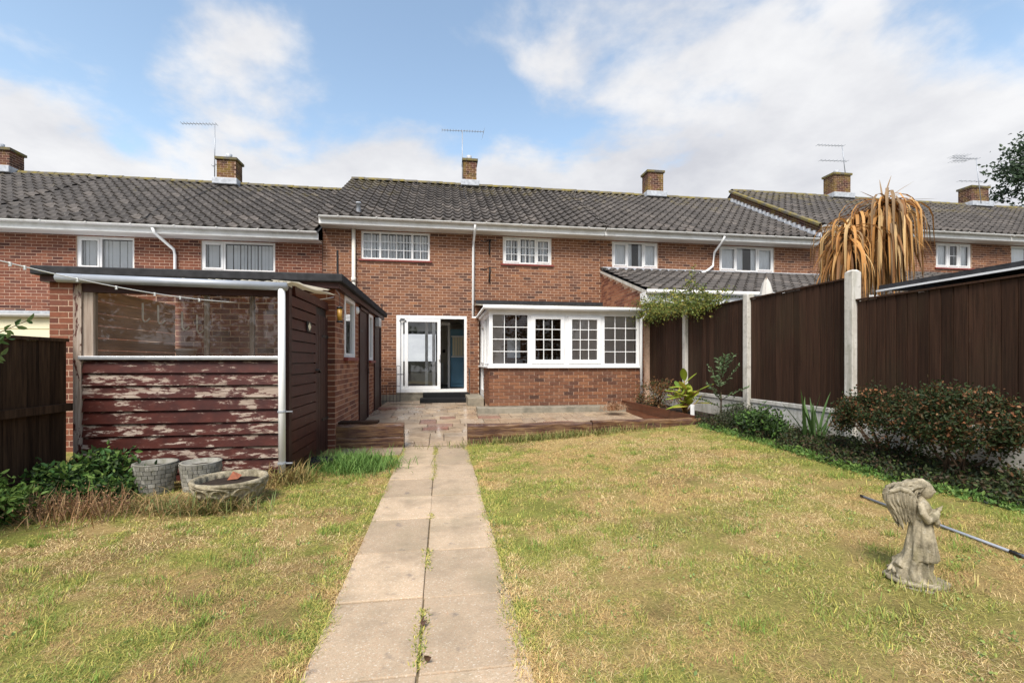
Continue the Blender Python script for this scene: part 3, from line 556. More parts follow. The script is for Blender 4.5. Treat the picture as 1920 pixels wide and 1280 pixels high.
MB().box(-1.16, -.98, 12.63, 12.66, 2.34, 2.36).build('door_stay', 'iron', sd_)
# room behind the door
m = MB(); X0, X1, Y0, Y1, Z0, Z1 = -1.9, 1.35, 12.78, 16.2, .43, 2.58
m.quad((-.1, Y1, Z0), (X1, Y1, Z0), (X1, Y1, Z1), (-.1, Y1, Z1)).quad((-.1, Y1, Z0), (-.1, 20.45, Z0), (-.1, 20.45, Z1), (-.1, Y1, Z1)).quad((X0, Y0, Z0), (X0, 20.45, Z0), (X0, 20.45, Z1), (X0, Y0, Z1)).quad((X0, Y1, Z1), (-.1, Y1, Z1), (-.1, 20.45, Z1), (X0, 20.45, Z1)).quad((X0, 20.45, Z0), (-.1, 20.45, Z0), (-.1, 20.45, 1.25), (X0, 20.45, 1.25)).quad((X1, Y0, Z0), (X1, Y1, Z0), (X1, Y1, Z1), (X1, Y0, Z1)).quad((X0, Y0, Z1), (X1, Y0, Z1), (X1, Y1, Z1), (X0, Y1, Z1)); m.build('room_wall', 'plaster', h)
MB().quad((X0, Y0, Z0), (X1, Y0, Z0), (X1, Y1, Z0), (X0, Y1, Z0)).quad((X0, Y1, Z0), (-.1, Y1, Z0), (-.1, 20.45, Z0), (X0, 20.45, Z0)).build('room_floor', 'carpet', h)
MB().box(.24, 1.05, 14.35, 14.9, .44, 2.25).build('kitchen_unit', 'blue_unit', h, bevel=.01); u_ = bpy.data.objects['kitchen_unit']
MB().box(.28, .64, 14.32, 14.349, .55, 1.25).box(.67, 1.03, 14.32, 14.349, .55, 1.25).build('unit_door', 'blue_unit', u_, bevel=.01)
m = MB()
for i in range(9): m.box(.30+i*.08, .30+i*.08+.07, 14.31, 14.33, 1.42, 2.0)
m.build('slatted_blind', 'cream_blind', u_); MB().box(.27, 1.03, 14.30, 14.335, 2.0, 2.04).box(.27, 1.03, 14.30, 14.335, 1.37, 1.41).build('blind_rail', 'pvc', u_)
MB().box(.16, .22, 14.2, 14.3, .43, 2.35).box(-.1, .22, 14.2, 14.3, 2.35, 2.45).build('door_lining', 'pvc', h); MB().box(-.28, .02, 15.9, 16.15, .5, 1.2).build('radiator', 'pvc', h); MB().box(.0, .09, 16.12, 16.17, 1.55, 1.66).build('wall_switch', 'brown_paint', h)
MB().box(-.5, -.42, 13.3, 13.4, .43, 2.5).build('curtain_pole', 'pvc', h)
m = MB()
for i in range(6): xx = -1.88+.06*i; m.quad((xx, 16.14+.02*(i % 2), .6), (xx+.06, 16.14+.02*((i+1) % 2), .6), (xx+.06, 16.14+.02*((i+1) % 2), 2.3), (xx, 16.14+.02*(i % 2), 2.3))
m.build('room_curtain', 'taupe', h)
MB().box(-1.9, -.2, 14.6, 15.3, .43, .9).build('sofa', 'taupe', h, bevel=.06)
MB().box(-1.24, .66, 12.60, 12.655, .355, .395).build('threshold', 'conc_ledge', h); MB().box(-1.7, -.5, 12.60, 12.655, .08, .34).build('plinth', 'conc_ledge', h)
# two black steps
st_ = MB().box(-.52, .70, 12.24, 12.60, .15, .40).build('door_step', 'black_rubber', h, bevel=.015); MB().box(-.58, .71, 11.88, 12.235, .13, .285).build('lower_step', 'black_rubber', st_, bevel=.015)
MB().tube([(.70, 12.1, .16), (.70, 12.1, 1.02), (.70, 12.6, 1.06)], .014, 8).build('handrail', 'iron', h, True)
# airer brackets on the wall
for zz in (4.62, 3.86): MB().tube([(1.30, 12.648, zz), (1.30, 12.62, zz-.02), (1.28, 12.60, zz-.42)], .022, 8).tube([(1.30, 12.63, zz), (1.12, 12.35, zz-.14), (1.02, 12.2, zz-.14)], .012, 6).tube([(1.30, 12.63, zz), (1.45, 12.35, zz-.08)], .012, 6).build('wall_bracket', 'iron', h, True)
# conservatory
CX0, CX1, CY = 1.0, 4.47, 9.86
cons = MB().box(CX0+.012, CX1-.012, CY+.012, CY+.22, .15, 1.085).box(CX0+.012, CX0+.22, CY+.22, 11.2, .15, 1.085).box(CX1-.2, CX1-.012, CY+.22, 12.65, .15, 1.085).build('conservatory', 'mortar', h)
brick_wall(cons, (CX0, CY+.005), (1, 0), CX1-CX0, .27, 1.09, [], 'brick', 150, lambda x, y, z: abs(x-2.2), seed=5, proud=.004); brick_wall(cons, (CX0+.005, 11.2), (0, -1), 11.2-CY, .27, 1.09, [], 'brick', seed=6, name='brick'); brick_wall(cons, (CX1-.005, CY), (0, 1), 2.8, .27, 1.09, [], 'brick', seed=8, name='brick')
MB().box(.72, 4.0, 9.50, CY+.1, .13, .26).build('ledge', 'conc_ledge', cons, bevel=.01); MB().box(.74, 4.0, 9.525, 9.56, .04, .128).build('ledge_riser', 'terracotta', cons)
MB().box(.60, .98, 10.9, 12.5, .14, .36).build('side_step', 'conc_ledge', cons, bevel=.01)
MB().box(CX0-.04, CX1+.04, CY-.05, CY+.13, 1.09, 1.13).box(CX0-.04, CX0+.13, CY+.13, 12.64, 1.09, 1.13).build('sill', 'pvc', cons, bevel=.006)
fz0, fz1 = 1.13, 2.36; m = MB(); yf = CY+.02; d = .07
def px2x(p): d_ = (p-960)/853.; z_ = yf/(math.cos(YAW)-d_*math.sin(YAW)); return z_*(d_*math.cos(YAW)+math.sin(YAW))
xs = [px2x(p) for p in (932, 993, 1062, 1130, 1191)]; xs[0] = CX0+.08; xs[4] = CX1-.08
m.box(CX0, CX1, yf, yf+d, fz0, fz0+.06).box(CX0, CX1, yf, yf+d, fz1-.10, fz1).box(CX0, xs[0], yf+.001, yf+d, fz0+.06, fz1-.1).box(xs[4], CX1, yf+.001, yf+d, fz0+.06, fz1-.1)
fl = [(xs[0], xs[1], False), (xs[1], xs[2], True), (xs[2], xs[3], True), (xs[3], xs[4], False)]
for x in xs[1:4]: m.box(x-.045, x+.045, yf+.002, yf+d-.002, fz0+.06, fz1-.1)
frame = m.build('window_frame', 'pvc', cons)
for a, b, cas in fl:
    a += .045 if a != xs[0] else 0; b -= .045 if b != xs[4] else 0; za, zb = fz0+.06, fz1-.1
    if cas:
        k = .085; c = MB(); c.box(a, b, yf-.018, yf+.03, za, za+k).box(a, b, yf-.018, yf+.03, zb-k, zb).box(a, a+k, yf-.017, yf+.029, za+k, zb-k).box(b-k, b, yf-.017, yf+.029, za+k, zb-k); c.build('casement', 'pvc', cons, bevel=.006); a += k; b -= k; za += k; zb -= k
    MB().quad((a, yf+.03, za), (b, yf+.03, za), (b, yf+.03, zb), (a, yf+.03, zb)).build('pane', 'glass', cons)
    for j in (1, 2): xx = a+(b-a)*j/3; MB().box(xx-.008, xx+.008, yf+.014, yf+.026, za, zb).build('glazing_bar', 'pvc', cons)
    for j in (1, 2, 3): zz = za+(zb-za)*j/4; MB().box(a, b, yf+.015, yf+.025, zz-.008, zz+.008).build('glazing_bar', 'pvc', cons)
# side with a glazed door
m = MB(); xf = CX0+.02; m.box(xf, xf+.06, CY+.09, 12.64, fz1-.1, fz1)
for y0 in (CY+.62, 11.18, 12.1, 12.58): m.box(xf+.001, xf+.059, y0-.03, y0+.03, .3 if y0 > 11 else 1.13, fz1-.1)
m.box(xf+.001, xf+.059, CY+.09, 11.15, fz0, fz0+.06).build('side_frame', 'pvc', cons)
MB().quad((xf+.03, CY+.1, fz0), (xf+.03, 12.6, fz0), (xf+.03, 12.6, fz1), (xf+.03, CY+.1, fz1)).build('pane', 'glass', cons)
dd = MB(); dd.box(xf-.01, xf+.04, 11.24, 12.06, .32, .52).box(xf-.01, xf+.04, 11.24, 12.06, 2.1, 2.25).box(xf-.01, xf+.04, 11.24, 11.34, .52, 2.1).box(xf-.01, xf+.04, 11.96, 12.06, .52, 2.1).box(xf-.01, xf+.04, 11.34, 11.96, 1.15, 1.22); dd.build('side_door', 'pvc', cons)
MB().box(CX1-.07, CX1-.02, CY+.1, 12.64, fz0, fz1).build('side_panel', 'taupe', cons)
m = MB()
for (a, b) in ((xs[2]+.05, xs[3]-.05), (xs[3]+.05, xs[4]-.02), (xs[0]+.01, xs[0]+.24)):
    xx = a
    while xx < b: w = min(.11, b-xx); m.quad((xx, yf+.06, fz0), (xx+w, yf+.072, fz0), (xx+w, yf+.072, fz1), (xx, yf+.06, fz1)); xx += .105
m.build('vertical_blind', 'taupe', cons)
MB().box(1.9, 3.6, 12.2, 12.6, .3, 1.25).build('sideboard', 'brown_paint', cons, bevel=.02); MB().box(CX0+.1, CX1-.1, CY+.3, 12.6, .26, .3).build('inner_floor', 'carpet', cons)
MB().box(1.62, 1.95, 11.4, 11.43, 1.33, 1.85).build('notice_sheet', 'blind', cons)
rm = MB(); n = 150; V = []
for i in range(n+1):
    x = CX0-.12+(CX1-CX0+.26)*i/n; w = .014*math.cos(2*math.pi*x/.076); V += [(x, CY-.12, 2.445+w), (x, 12.63, 2.82+w), (x, CY-.12, 2.437+w)]
rm.add(V, [(3*i, 3*i+3, 3*i+4, 3*i+1) for i in range(n)] + [(3*i+2, 3*i+5, 3*i+3, 3*i) for i in range(n)]); rm.build('corrugated_roof', 'conc_ledge', cons, True)
MB().box(CX0-.1, CX1+.1, 12.54, 12.645, 2.80, 2.93).build('roof_flashing', 'felt', cons)
MB().box(CX0-.02, CX1+.02, CY-.02, CY+.1, fz1+.001, 2.43).box(CX0-.02, CX0+.1, CY+.1, 12.6, fz1+.001, 2.43).build('eaves_beam', 'pvc', cons)
MB().tube([(CX0-.14, CY-.10, 2.41), (CX1+.16, CY-.10, 2.40)], .05, 10).build('gutter', 'pvc', cons, True); MB().tube([(CX1+.09, CY-.09, 2.40), (CX1+.09, CY-.07, 2.25), (CX1+.0, CY-.07, 2.2), (CX1+.0, CY-.07, .35)], .033, 10).build('downpipe', 'pvc', cons, True)
MB().tube([(.80, 12.5, 2.44), (CX0-.08, 12.5, 2.44), (CX0-.1, CY-.1, 2.42)], .03, 8).build('side_gutter', 'pvc', cons, True)
MB().box(.74, .98, 12.40, 12.655, .17, 2.42).build('brick_pier', 'mortar', cons); brick_wall(bpy.data.objects['brick_pier'], (.74, 12.398), (1, 0), .24, .17, 2.42, [], 'brick', seed=9)
# neighbours
house('terraced_house', 'lower brick terraced house behind the flat roofed outbuilding, with vertical blinds', -10.75, -3.15, -.42,
  [(-8.9, -7.62, 3.51, 4.325, [(0, .40, 1, 1, True), (.40, 1, 1, 1, False)], 'blind'), (-6.09, -4.32, 3.55, 4.325, [(0, .30, 1, 1, True), (.30, 1, 1, 1, False)], 'blind')],
  300, lambda x, y, z: (0 if z > 2.5 else 50)+abs(x+5.5)+abs(z-3.8), 300, lambda x, y, z: math.hypot(x+6, y-12.2), 'brick_left', chim=[(-7.1, 7.93, .58, True)],
  dpipes=[pipe([(-6.95, 12.205, 4.48), (-6.93, 12.25, 4.36), (-6.68, 12.58, 4.05), (-6.66, 12.6, 3.9), (-6.66, 12.6, .2)], .036, 'pvc')])
house('terraced_house', 'end of the lower terrace cut by the left picture edge, mossy chimney on its ridge', -18.4, -10.76, -.42, [(-12.1, -10.95, 3.45, 4.325, [(0, 1, 1, 1, False)], 'blind')], 0, None, 0, None, 'brick_left', chim=[(-13.75, 7.80, .85, True)])
RH = house('terraced_house', 'brick terraced house with tiled lean-to extension beside the conservatory', 4.52, 11.35, 0.,
  [(4.88, 6.30, 3.98, 4.745, [(0, .34, 1, 1, True), (.34, .68, 1, 1, False), (.68, 1, 1, 1, True)], 'part'), (8.28, 10.12, 3.97, 4.745, [(0, .31, 1, 1, True), (.31, .69, 1, 1, False), (.69, 1, 1, 1, True)], 'part')],
  300, lambda x, y, z: (0 if z > 3.6 else 50)+abs(x-7), 300, lambda x, y, z: math.hypot(x-7, y-12.2), chim=[(8.04, 8.45, .62, False)],
  dpipes=[pipe([(8.15, 12.205, 4.9), (8.12, 12.3, 4.75), (8.05, 12.56, 4.5), (8.02, 12.6, 4.1), (7.7, 12.4, 3.9), (7.2, 12.2, 3.72)], .036, 'pvc')])
FR = house('terraced_house', 'taller brick terraced house rising behind the dead palm, with open casement', 11.36, 18.4, .40,
  [(16.0, 17.4, 4.32, 5.145, [(0, .36, 1, 1, True), (.36, .66, 1, 2, True), (.66, 1, 1, 1, True)], 'part')],
  200, lambda x, y, z: (0 if z > 3.9 else 50)+abs(x-16), 300, lambda x, y, z: math.hypot(x-15, y-12.2), chim=[(16.14, 8.86, .78, True)],
  dpipes=[pipe([(14.6, 12.59, 5.2), (14.6, 12.59, 3.2)], .036, 'pvc')])
house('terraced_house', 'far end of the terrace cut by the right picture edge under the tree', 18.41, 27.0, .40,
  [(19.0, 20.6, 4.3, 5.145, [(0, .5, 1, 1, False), (.5, 1, 1, 1, True)], 'part')], 0, None, 0, None, chim=[(22.9, 8.72, .9, False)])
# brick gable strip above the lower roof
gb = MB(); ye, yr_ = 12.2, 16.6; gb.add([(11.352, ye, 4.97), (11.352, yr_, 7.60), (11.352, yr_, 8.03), (11.352, ye, 5.39)], [(0, 1, 2, 3)]); gb.build('gable_wall', 'mortar', FR)
U = Vector((yr_-ye, 7.6-4.97)); 
V = []; F = []
for k in range(5):
    y = ye; 
    while y < yr_-.1:
        z = 4.985+(y-ye)*.598+k*.075+.02; q = len(V); y2 = min(y+.215, yr_); s_ = (y2-y)*.598
        V += [(11.343, y, z), (11.343, y2, z+s_), (11.343, y2, z+s_+.062), (11.343, y, z+.062)]; F.append((q+3, q+2, q+1, q)); y += .225
obj('gable_brick', fast_mesh('gable_brick', np.array(V), np.array(F), 'chimney_brick'), FR, kind='stuff')
MB().add([(11.25, ye, 5.40), (11.25, yr_, 8.035), (11.36, yr_, 8.06), (11.36, ye, 5.43), (11.25, ye, 5.33), (11.25, yr_, 7.965)], [(0, 1, 2, 3), (0, 4, 5, 1)]).build('verge', 'ridge', FR)
m = MB()
for i in range(22): t_ = i/22; y = ye+(yr_-ye)*t_; z = 4.97+2.63*t_; m.box(11.24, 11.35, y, y+.19, z+.03, z+.17)
m.build('stepped_flashing', 'lead', FR)
# lean-to of the right neighbour
EX0, EX1, EY = 4.56, 12.3, 9.72
ext = MB().box(EX0+.01, EX1, EY+.2, FY-.02, .2, 2.62).build('lean_to', 'mortar', RH)
sidep = lambda y: 2.80+(y-EY)*(3.86-2.80)/(FY-EY)
MB().add([(EX0, EY+.1, .2), (EX0, FY-.01, .2), (EX0, FY-.01, 3.80), (EX0, EY+.1, 2.78)], [(3, 2, 1, 0)]).build('side_wall', 'mortar', ext)
cells = brick_cells(FY-EY-.12, .3, 3.8, [], 13); V = []; F = []
for a, b, c_, d_ in cells:
    y1 = FY-a; y0 = FY-b
    if d_ > sidep(y0)-.05: continue
    q = len(V); V += [(EX0-.007, y1, c_), (EX0-.007, y0, c_), (EX0-.007, y0, d_), (EX0-.007, y1, d_), (EX0+.004, y1, c_), (EX0+.004, y0, c_), (EX0+.004, y0, d_), (EX0+.004, y1, d_)]; F += [tuple(i+q for i in f) for f in BOX_F]
obj('brick', fast_mesh('brick', np.array(V), np.array(F), 'brick_out'), ext, kind='stuff')
tiled_slope(ext, EX0-.04, EX1, EY-.12, 2.83, FY-.04, 3.90, 150, lambda x, y, z: math.hypot(x-6, y-9), 9)
MB().add([(EX0-.055, EY-.1, 2.74), (EX0-.055, FY-.02, 3.80), (EX0-.055, FY-.02, 3.87), (EX0-.055, EY-.1, 2.83)], [(0, 1, 2, 3)]).build('verge', 'concrete_post', ext)
MB().box(EX0-.06, EX1, EY-.08, EY+.2, 2.55, 2.80).build('fascia', 'pvc', ext); MB().tube([(EX0-.05, EY-.14, 2.80), (EX1, EY-.14, 2.79)], .055, 10).build('gutter', 'pvc_old', ext, True)
MB().box(EX0, EX1, FY-.10, FY-.012, 3.86, 3.96).build('top_flashing', 'lead', ext); MB().box(5.2, EX1-.3, EY+.1, EY+.19, .3, 2.5).build('glazed_front', 'sky_blue_paint', ext)
# lean-to on the far house
e2 = MB().box(12.5, 20, 9.9, FY-.02, .3, 2.9).build('lean_to', 'mortar', FR); tiled_slope(e2, 12.4, 20, 9.6, 3.05, FY-.04, 4.1, 100, lambda x, y, z: abs(x-15), 9); MB().box(12.4, 20, 9.62, 9.8, 2.8, 3.0).build('fascia', 'pvc', e2)
# cream extension of the left neighbour
nb = thing('rear_extension', (-8, 9.2, 0), 'cream painted rear extension with white gutter behind the old fence', 'extension')
MB().box(-11, -5.6, 9.0, 12.5, 0, 2.02).build('wall', 'cream_paint', nb); m = MB()
for i in range(9): m.box(-11, -5.6, 8.982, 8.999, .2+i*.2, .2+i*.2+.185)
m.build('cladding', 'cream_paint', nb); MB().tube([(-11, 8.93, 2.04), (-5.55, 8.93, 2.04)], .05, 10).build('gutter', 'pvc', nb, True); MB().add([(-11, 8.88, 2.10), (-5.5, 8.88, 2.10), (-5.5, 12.6, 2.35), (-11, 12.6, 2.35), (-11, 8.88, 2.05), (-5.5, 8.88, 2.05)], [(0, 1, 2, 3), (4, 5, 1, 0)]).build('roof', 'lead', nb)

# aerials and cables
def aerial(x, z0, z1, label, arms, y=16.5, tilt=0):
    a = thing('television_aerial', (x, y, z0), label, 'aerial', 'television aerials on the chimneys'); MB().tube([(x, y, z0), (x+tilt, y, z1)], .016, 6).build('mast', 'galv', a, True)
    for (dz_, xa, xb, n, el) in arms:
        m = MB(); zz = z1-dz_; xt = x+tilt*(zz-z0)/(z1-z0); m.tube([(xt+xa, y, zz-.02), (xt+xb, y, zz+.03)], .011, 6)
        for i in range(n):
            t = i/max(1, n-1); xx = xt+xa+(xb-xa)*t; m.tube([(xx, y-el, zz+.05*t-.02), (xx, y+el, zz+.05*t-.02)], .006, 5)
        m.build('boom', 'galv', a)
    return a
aerial(-7.52, 7.3, 9.12, 'thin aerial pointing left on the mast by the lower terrace chimney', [(.0, -1.0, .06, 12, .10), (1.35, -.06, .05, 2, .1)])
a_ = aerial(.70, 7.5, 9.55, 'wide aerial above the mossy central chimney of the main house', [(0, -.72, .76, 16, .10)]); MB().add([(1.42, 16.3, 9.36), (1.50, 16.3, 9.68), (1.50, 16.7, 9.68), (1.42, 16.7, 9.36)], [(0, 1, 2, 3)]).build('reflector', 'galv', a_)
aerial(16.45, 8.9, 10.1, 'aerial with two booms on the chimney left of the dead palm head', [(0, -1.15, .06, 9, .1), (.62, -1.1, .15, 8, .1)], tilt=-.16)
aerial(22.75, 8.0, 9.85, 'cluster aerial on the chimney nearest the tree', [(0, -1.2, .06, 9, .12), (.12, -1.2, -.5, 5, .2), (-.08, -1.2, -.5, 5, .2), (.95, -1.0, .2, 6, .1)], tilt=-.25, y=16.2)
def cable(pts, label): tag(MB().tube(pts, .008, 5).build('aerial_cable', 'iron', None, True), label, 'cable')
rz = lambda y, dz: 4.965+dz+(y-12.2)*.5989+.06
cable([(.72, 16.3, rz(16.3, 0)), (.70, 15, rz(15, 0)), (.82, 13.6, rz(13.6, 0)), (.80, 12.15, rz(12.2, 0)-.02)], 'black aerial cable lying down the tiles of the main house')
cable([(-7.3, 16.3, rz(16.3, -.42)), (-7.25, 14.6, rz(14.6, -.42)), (-7.45, 13.3, rz(13.3, -.42)), (-7.2, 12.15, rz(12.2, -.42))], 'black aerial cable lying down the tiles of the lower terrace')

# ------------------------------------------------------------------ brick outbuilding
OX0, OX1, OY0, OY1 = -4.95, -1.48, 6.62, 11.46
ob = thing('brick_outbuilding', (-3.2, 9, .05), 'flat roofed brick outbuilding with black felt edge, windows and brown doors', 'outbuilding')
ops = [(7.21-OY0, 8.01-OY0, 1.30, 2.24), (8.4-OY0, 9.38-OY0, .02, 2.22), (9.50-OY0, 10.03-OY0, 1.26, 2.2), (10.2-OY0, 11.2-OY0, .02, 2.2)]
sheet(ob, 'wall', (OX1, OY0), (0, 1), OY1-OY0, -.1, 2.36, ops, 'mortar', .08); brick_wall(ob, (OX1, OY0), (0, 1), OY1-OY0, .0, 2.34, ops, 'brick_out', 190, lambda x, y, z: y, seed=21)
sheet(ob, 'wall', (OX0, OY0), (1, 0), OX1-OX0, -.1, 2.36, [], 'mortar'); brick_wall(ob, (OX0, OY0), (1, 0), OX1-OX0, .0, 2.36, [], 'brick_left', 110, lambda x, y, z: (x if z > 1.2 else 50), seed=22)
MB().quad((OX0, OY0, -.1), (OX0, OY1, -.1), (OX0, OY1, 2.36), (OX0, OY0, 2.36)).quad((OX0, OY1, -.1), (OX1, OY1, -.1), (OX1, OY1, 2.36), (OX0, OY1, 2.36)).build('rear_wall', 'mortar', ob)
MB().box(OX0-.12, OX1+.13, OY0-.14, OY1+.1, 2.32, 2.43).build('flat_roof', 'felt', ob, bevel=.015); MB().box(OX0-.05, OX1+.07, OY0-.08, OY1, 2.24, 2.318).build('roof_edge_board', 'brown_paint', ob)
for (a, b, c_, d_) in (ops[0], ops[2]):
    y0, y1 = a+OY0, b+OY0; w = MB().box(OX1-.05, OX1+.015, y0, y1, c_, c_+.06).box(OX1-.05, OX1+.015, y0, y1, d_-.06, d_).box(OX1-.049, OX1+.014, y0, y0+.07, c_+.06, d_-.06).box(OX1-.049, OX1+.014, y1-.07, y1, c_+.06, d_-.06).build('window', 'pvc', ob)
    MB().quad((OX1-.02, y0+.07, c_+.06), (OX1-.02, y1-.07, c_+.06), (OX1-.02, y1-.07, d_-.06), (OX1-.02, y0+.07, d_-.06)).build('pane', 'glass', w); MB().box(OX1-.02, OX1+.07, y0-.05, y1+.05, c_-.055, c_-.002).build('sill', 'red_sill', w, bevel=.008)
    MB().quad((OX1-.3, y0-.2, c_-.2), (OX1-.3, y1+.2, c_-.2), (OX1-.3, y1+.2, d_), (OX1-.3, y0-.2, d_)).build('net_curtain', 'taupe', w)
for (a, b, c_, d_) in (ops[1], ops[3]):
    y0, y1 = a+OY0, b+OY0; n = 7; dr = MB().box(OX1-.03, OX1+.03, y0, y0+.06, .03, d_).box(OX1-.03, OX1+.03, y1-.06, y1, .03, d_).box(OX1-.03, OX1+.03, y0, y1, d_-.05, d_+.001).build('door', 'brown_paint', ob)
    for i in range(n): yy = y0+.065+(y1-y0-.13)*i/n; box('plank', 'brown_paint', dr, (OX1-.022, OX1+.004, yy, yy+(y1-y0-.13)/n-.005, .06, d_-.055))
    MB().box(OX1+.004, OX1+.012, y0+.06, y0+.4, 1.78, 1.82).box(OX1+.004, OX1+.012, y0+.06, y0+.4, .45, .49).build('hinge', 'iron', dr); MB().tube([(OX1+.02, y1-.16, 1.1), (OX1+.05, y1-.16, 1.1), (OX1+.05, y1-.16, 1.0)], .008, 6).build('handle', 'iron', dr)
MB().box(OX1+.0, OX1+.11, 10.28, 10.62, 2.0, 2.2).build('lamp_box', 'alu', ob, bevel=.01); MB().lathe([(.0, .04), (.05, .035), (.07, .0)], (0, 0, 0), 14).build('wall_light', 'pvc', ob, True, loc=(OX1+.005, 8.22, 2.12), rot=(0, R(90), 0))
MB().box(OX1+.008, OX1+.012, 11.28, 11.40, 1.72, 1.82).build('number_plate', 'conc_ledge', ob)
MB().tube([(-1.42, 6.52, 2.35), (-1.42, 6.50, 2.75)], .014, 6).build('roof_bracket', 'iron', ob); MB().tube([(OX1+.06, 11.1, 2.35), (OX1+.06, 11.1, 2.6)], .012, 6).build('roof_bracket', 'iron', ob)
# ------------------------------------------------------------------ peeling timber shed
SX0, SX1, SY0, SY1 = -3.50, -1.58, 4.97, 6.60
sh = thing('timber_shed', (-2.5, 5.8, .05), 'lean-to timber shed with peeling maroon boards and a wide window', 'shed')
def board(name, mat, x0, x1, y0, y1, z0, h, face):
    c = Vector(((x0+x1)/2, (y0+y1)/2, z0)); m = MB()
    if face == 'front': m.add([(x0-c.x, -.028, 0), (x1-c.x, -.028, 0), (x1-c.x, -.004, h), (x0-c.x, -.004, h), (x0-c.x, .012, 0), (x1-c.x, .012, 0), (x1-c.x, .012, h), (x0-c.x, .012, h)], [tuple(f) for f in BOX_F])
    else: m.add([(.026, y0-c.y, 0), (.026, y1-c.y, 0), (.016, y1-c.y, h), (.016, y0-c.y, h), (-.012, y0-c.y, 0), (-.012, y1-c.y, 0), (-.012, y1-c.y, h), (-.012, y0-c.y, h)], [tuple(f) for f in BOX_F])
    return m.build(name, mat, sh, loc=c, rot=(0, random.uniform(-.003, .003), 0) if face == 'front' else (random.uniform(-.003, .003), 0, 0))
bh = .1235
for i in range(10): board('cladding_board', 'peel_front', SX0+.06, SX1-.05, SY0, SY0, 1.245-bh*(i+1), bh-.009, 'front')
for i in range(17):
    z = .03+.119*i; y1 = 5.97 if z < 1.85 else 6.58
    if z+.119 > 2.02+ (.0): y0_ = SY0+.06+ (z-1.9)*4
    else: y0_ = SY0+.06
    board('cladding_board', 'peel_side', SX1, SX1, y0_, y1, z, .106, 'side')
for i in range(5): yy = 5.985+.122*i; box('door_plank', 'brown_paint', sh, (SX1-.02, SX1+.012, yy, yy+.117, .03, 1.83), .004)
for z in (1.55, .45): MB().box(SX1+.012, SX1+.02, 6.28, 6.59, z, z+.035).build('hinge', 'iron', sh)
MB().tube([(SX1+.02, 5.93, 1.13), (SX1+.05, 6.0, 1.13), (SX1+.05, 6.08, 1.10), (SX1+.02, 6.1, 1.10)], .012, 6).build('latch', 'iron', sh, True)
MB().box(SX0+.06, SX1-.05, SY0+.0125, SY0+.03, .0, 1.245).box(SX1-.03, SX1-.0125, SY0+.06, 6.58, .0, 2.02).build('backing', 'iron', sh)
MB().box(SX0, SX0+.07, SY0-.03, SY0+.06, -.02, 1.98).build('corner_post', 'peel_post', sh); MB().box(SX1-.06, SX1+.028, SY0-.03, SY0+.06, -.02, 1.98).build('corner_post', 'brown_paint', sh)
MB().box(SX0+.07, SX0+.16, SY0-.012, SY0+.05, 1.285, 1.93).build('window_jamb', 'bare_wood', sh); MB().box(SX0+.07, SX1-.06, SY0-.02, SY0+.05, 1.90, 1.99).build('window_head', 'brown_paint', sh); MB().box(SX0+.05, SX1-.03, SY0-.05, SY0+.06, 1.248, 1.285).build('window_sill', 'alu', sh, bevel=.006)
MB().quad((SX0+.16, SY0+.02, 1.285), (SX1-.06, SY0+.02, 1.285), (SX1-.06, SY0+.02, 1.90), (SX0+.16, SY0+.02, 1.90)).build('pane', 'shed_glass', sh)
for x in (-2.38, -1.95): MB().box(x-.012, x+.03, SY0+.06, SY0+.09, 1.285, 1.92).build('mullion', 'bare_wood', sh)
for i in range(15): box('inner_board', 'inner_wood', sh, (SX0+.02, SX0+.04, SY0+.08, 6.55, .1+.125*i, .1+.125*i+.118))
m = MB(); n = 60; V = []
for i in range(n+1): x = SX0-.02+(SX1-SX0+.1)*i/n; w = .012*math.cos(2*math.pi*x/.076); V += [(x, SY0-.10, 2.035+w), (x, 6.6, 2.22+w)]
m.add(V, [(2*i, 2*i+2, 2*i+3, 2*i+1) for i in range(n)]); m.build('corrugated_roof', 'plastic_sheet', sh, True)
m = MB(); n = 20; V = []
for i in range(n+1): y = 4.95+1.6*i/n; w = .010*math.cos(2*math.pi*y/.076); V += [(SX1-.15, y, 2.06+.1*(i/n)+w), (SX1+.12, y, 2.04+.1*(i/n)+w)]
m.add(V, [(2*i, 2*i+1, 2*i+3, 2*i+2) for i in range(n)]); m.build('loose_sheet', 'plastic_sheet', sh, True)
MB().tube([(SX0-.08, SY0-.10, 2.02), (SX1+.03, SY0-.10, 1.985)], .042, 10).build('gutter', 'galv', sh, True); MB().tube([(SX1-.02, SY0-.10, 1.97), (SX1-.02, SY0-.09, .0)], .034, 12).build('downpipe', 'pvc', sh, True)
for z in (.72, .20): MB().tube([(SX1-.02, SY0-.09, z), (SX1-.02, SY0-.09, z+.018)], .042, 12).box(SX1-.01, SX1+.08, SY0-.098, SY0-.08, z+.004, z+.014).build('pipe_clip', 'galv', sh)
MB().box(SX1+.026, SX1+.036, 5.55, 5.70, 1.58, 1.70).build('wall_plaque', 'iron', sh, rot=None); MB().add([(SX1+.04, 5.56, 1.64), (SX1+.04, 5.625, 1.59), (SX1+.04, 5.69, 1.64), (SX1+.04, 5.625, 1.69)], [(0, 1, 2, 3)]).build('plaque_face', 'cream_paint', bpy.data.objects['wall_plaque'])
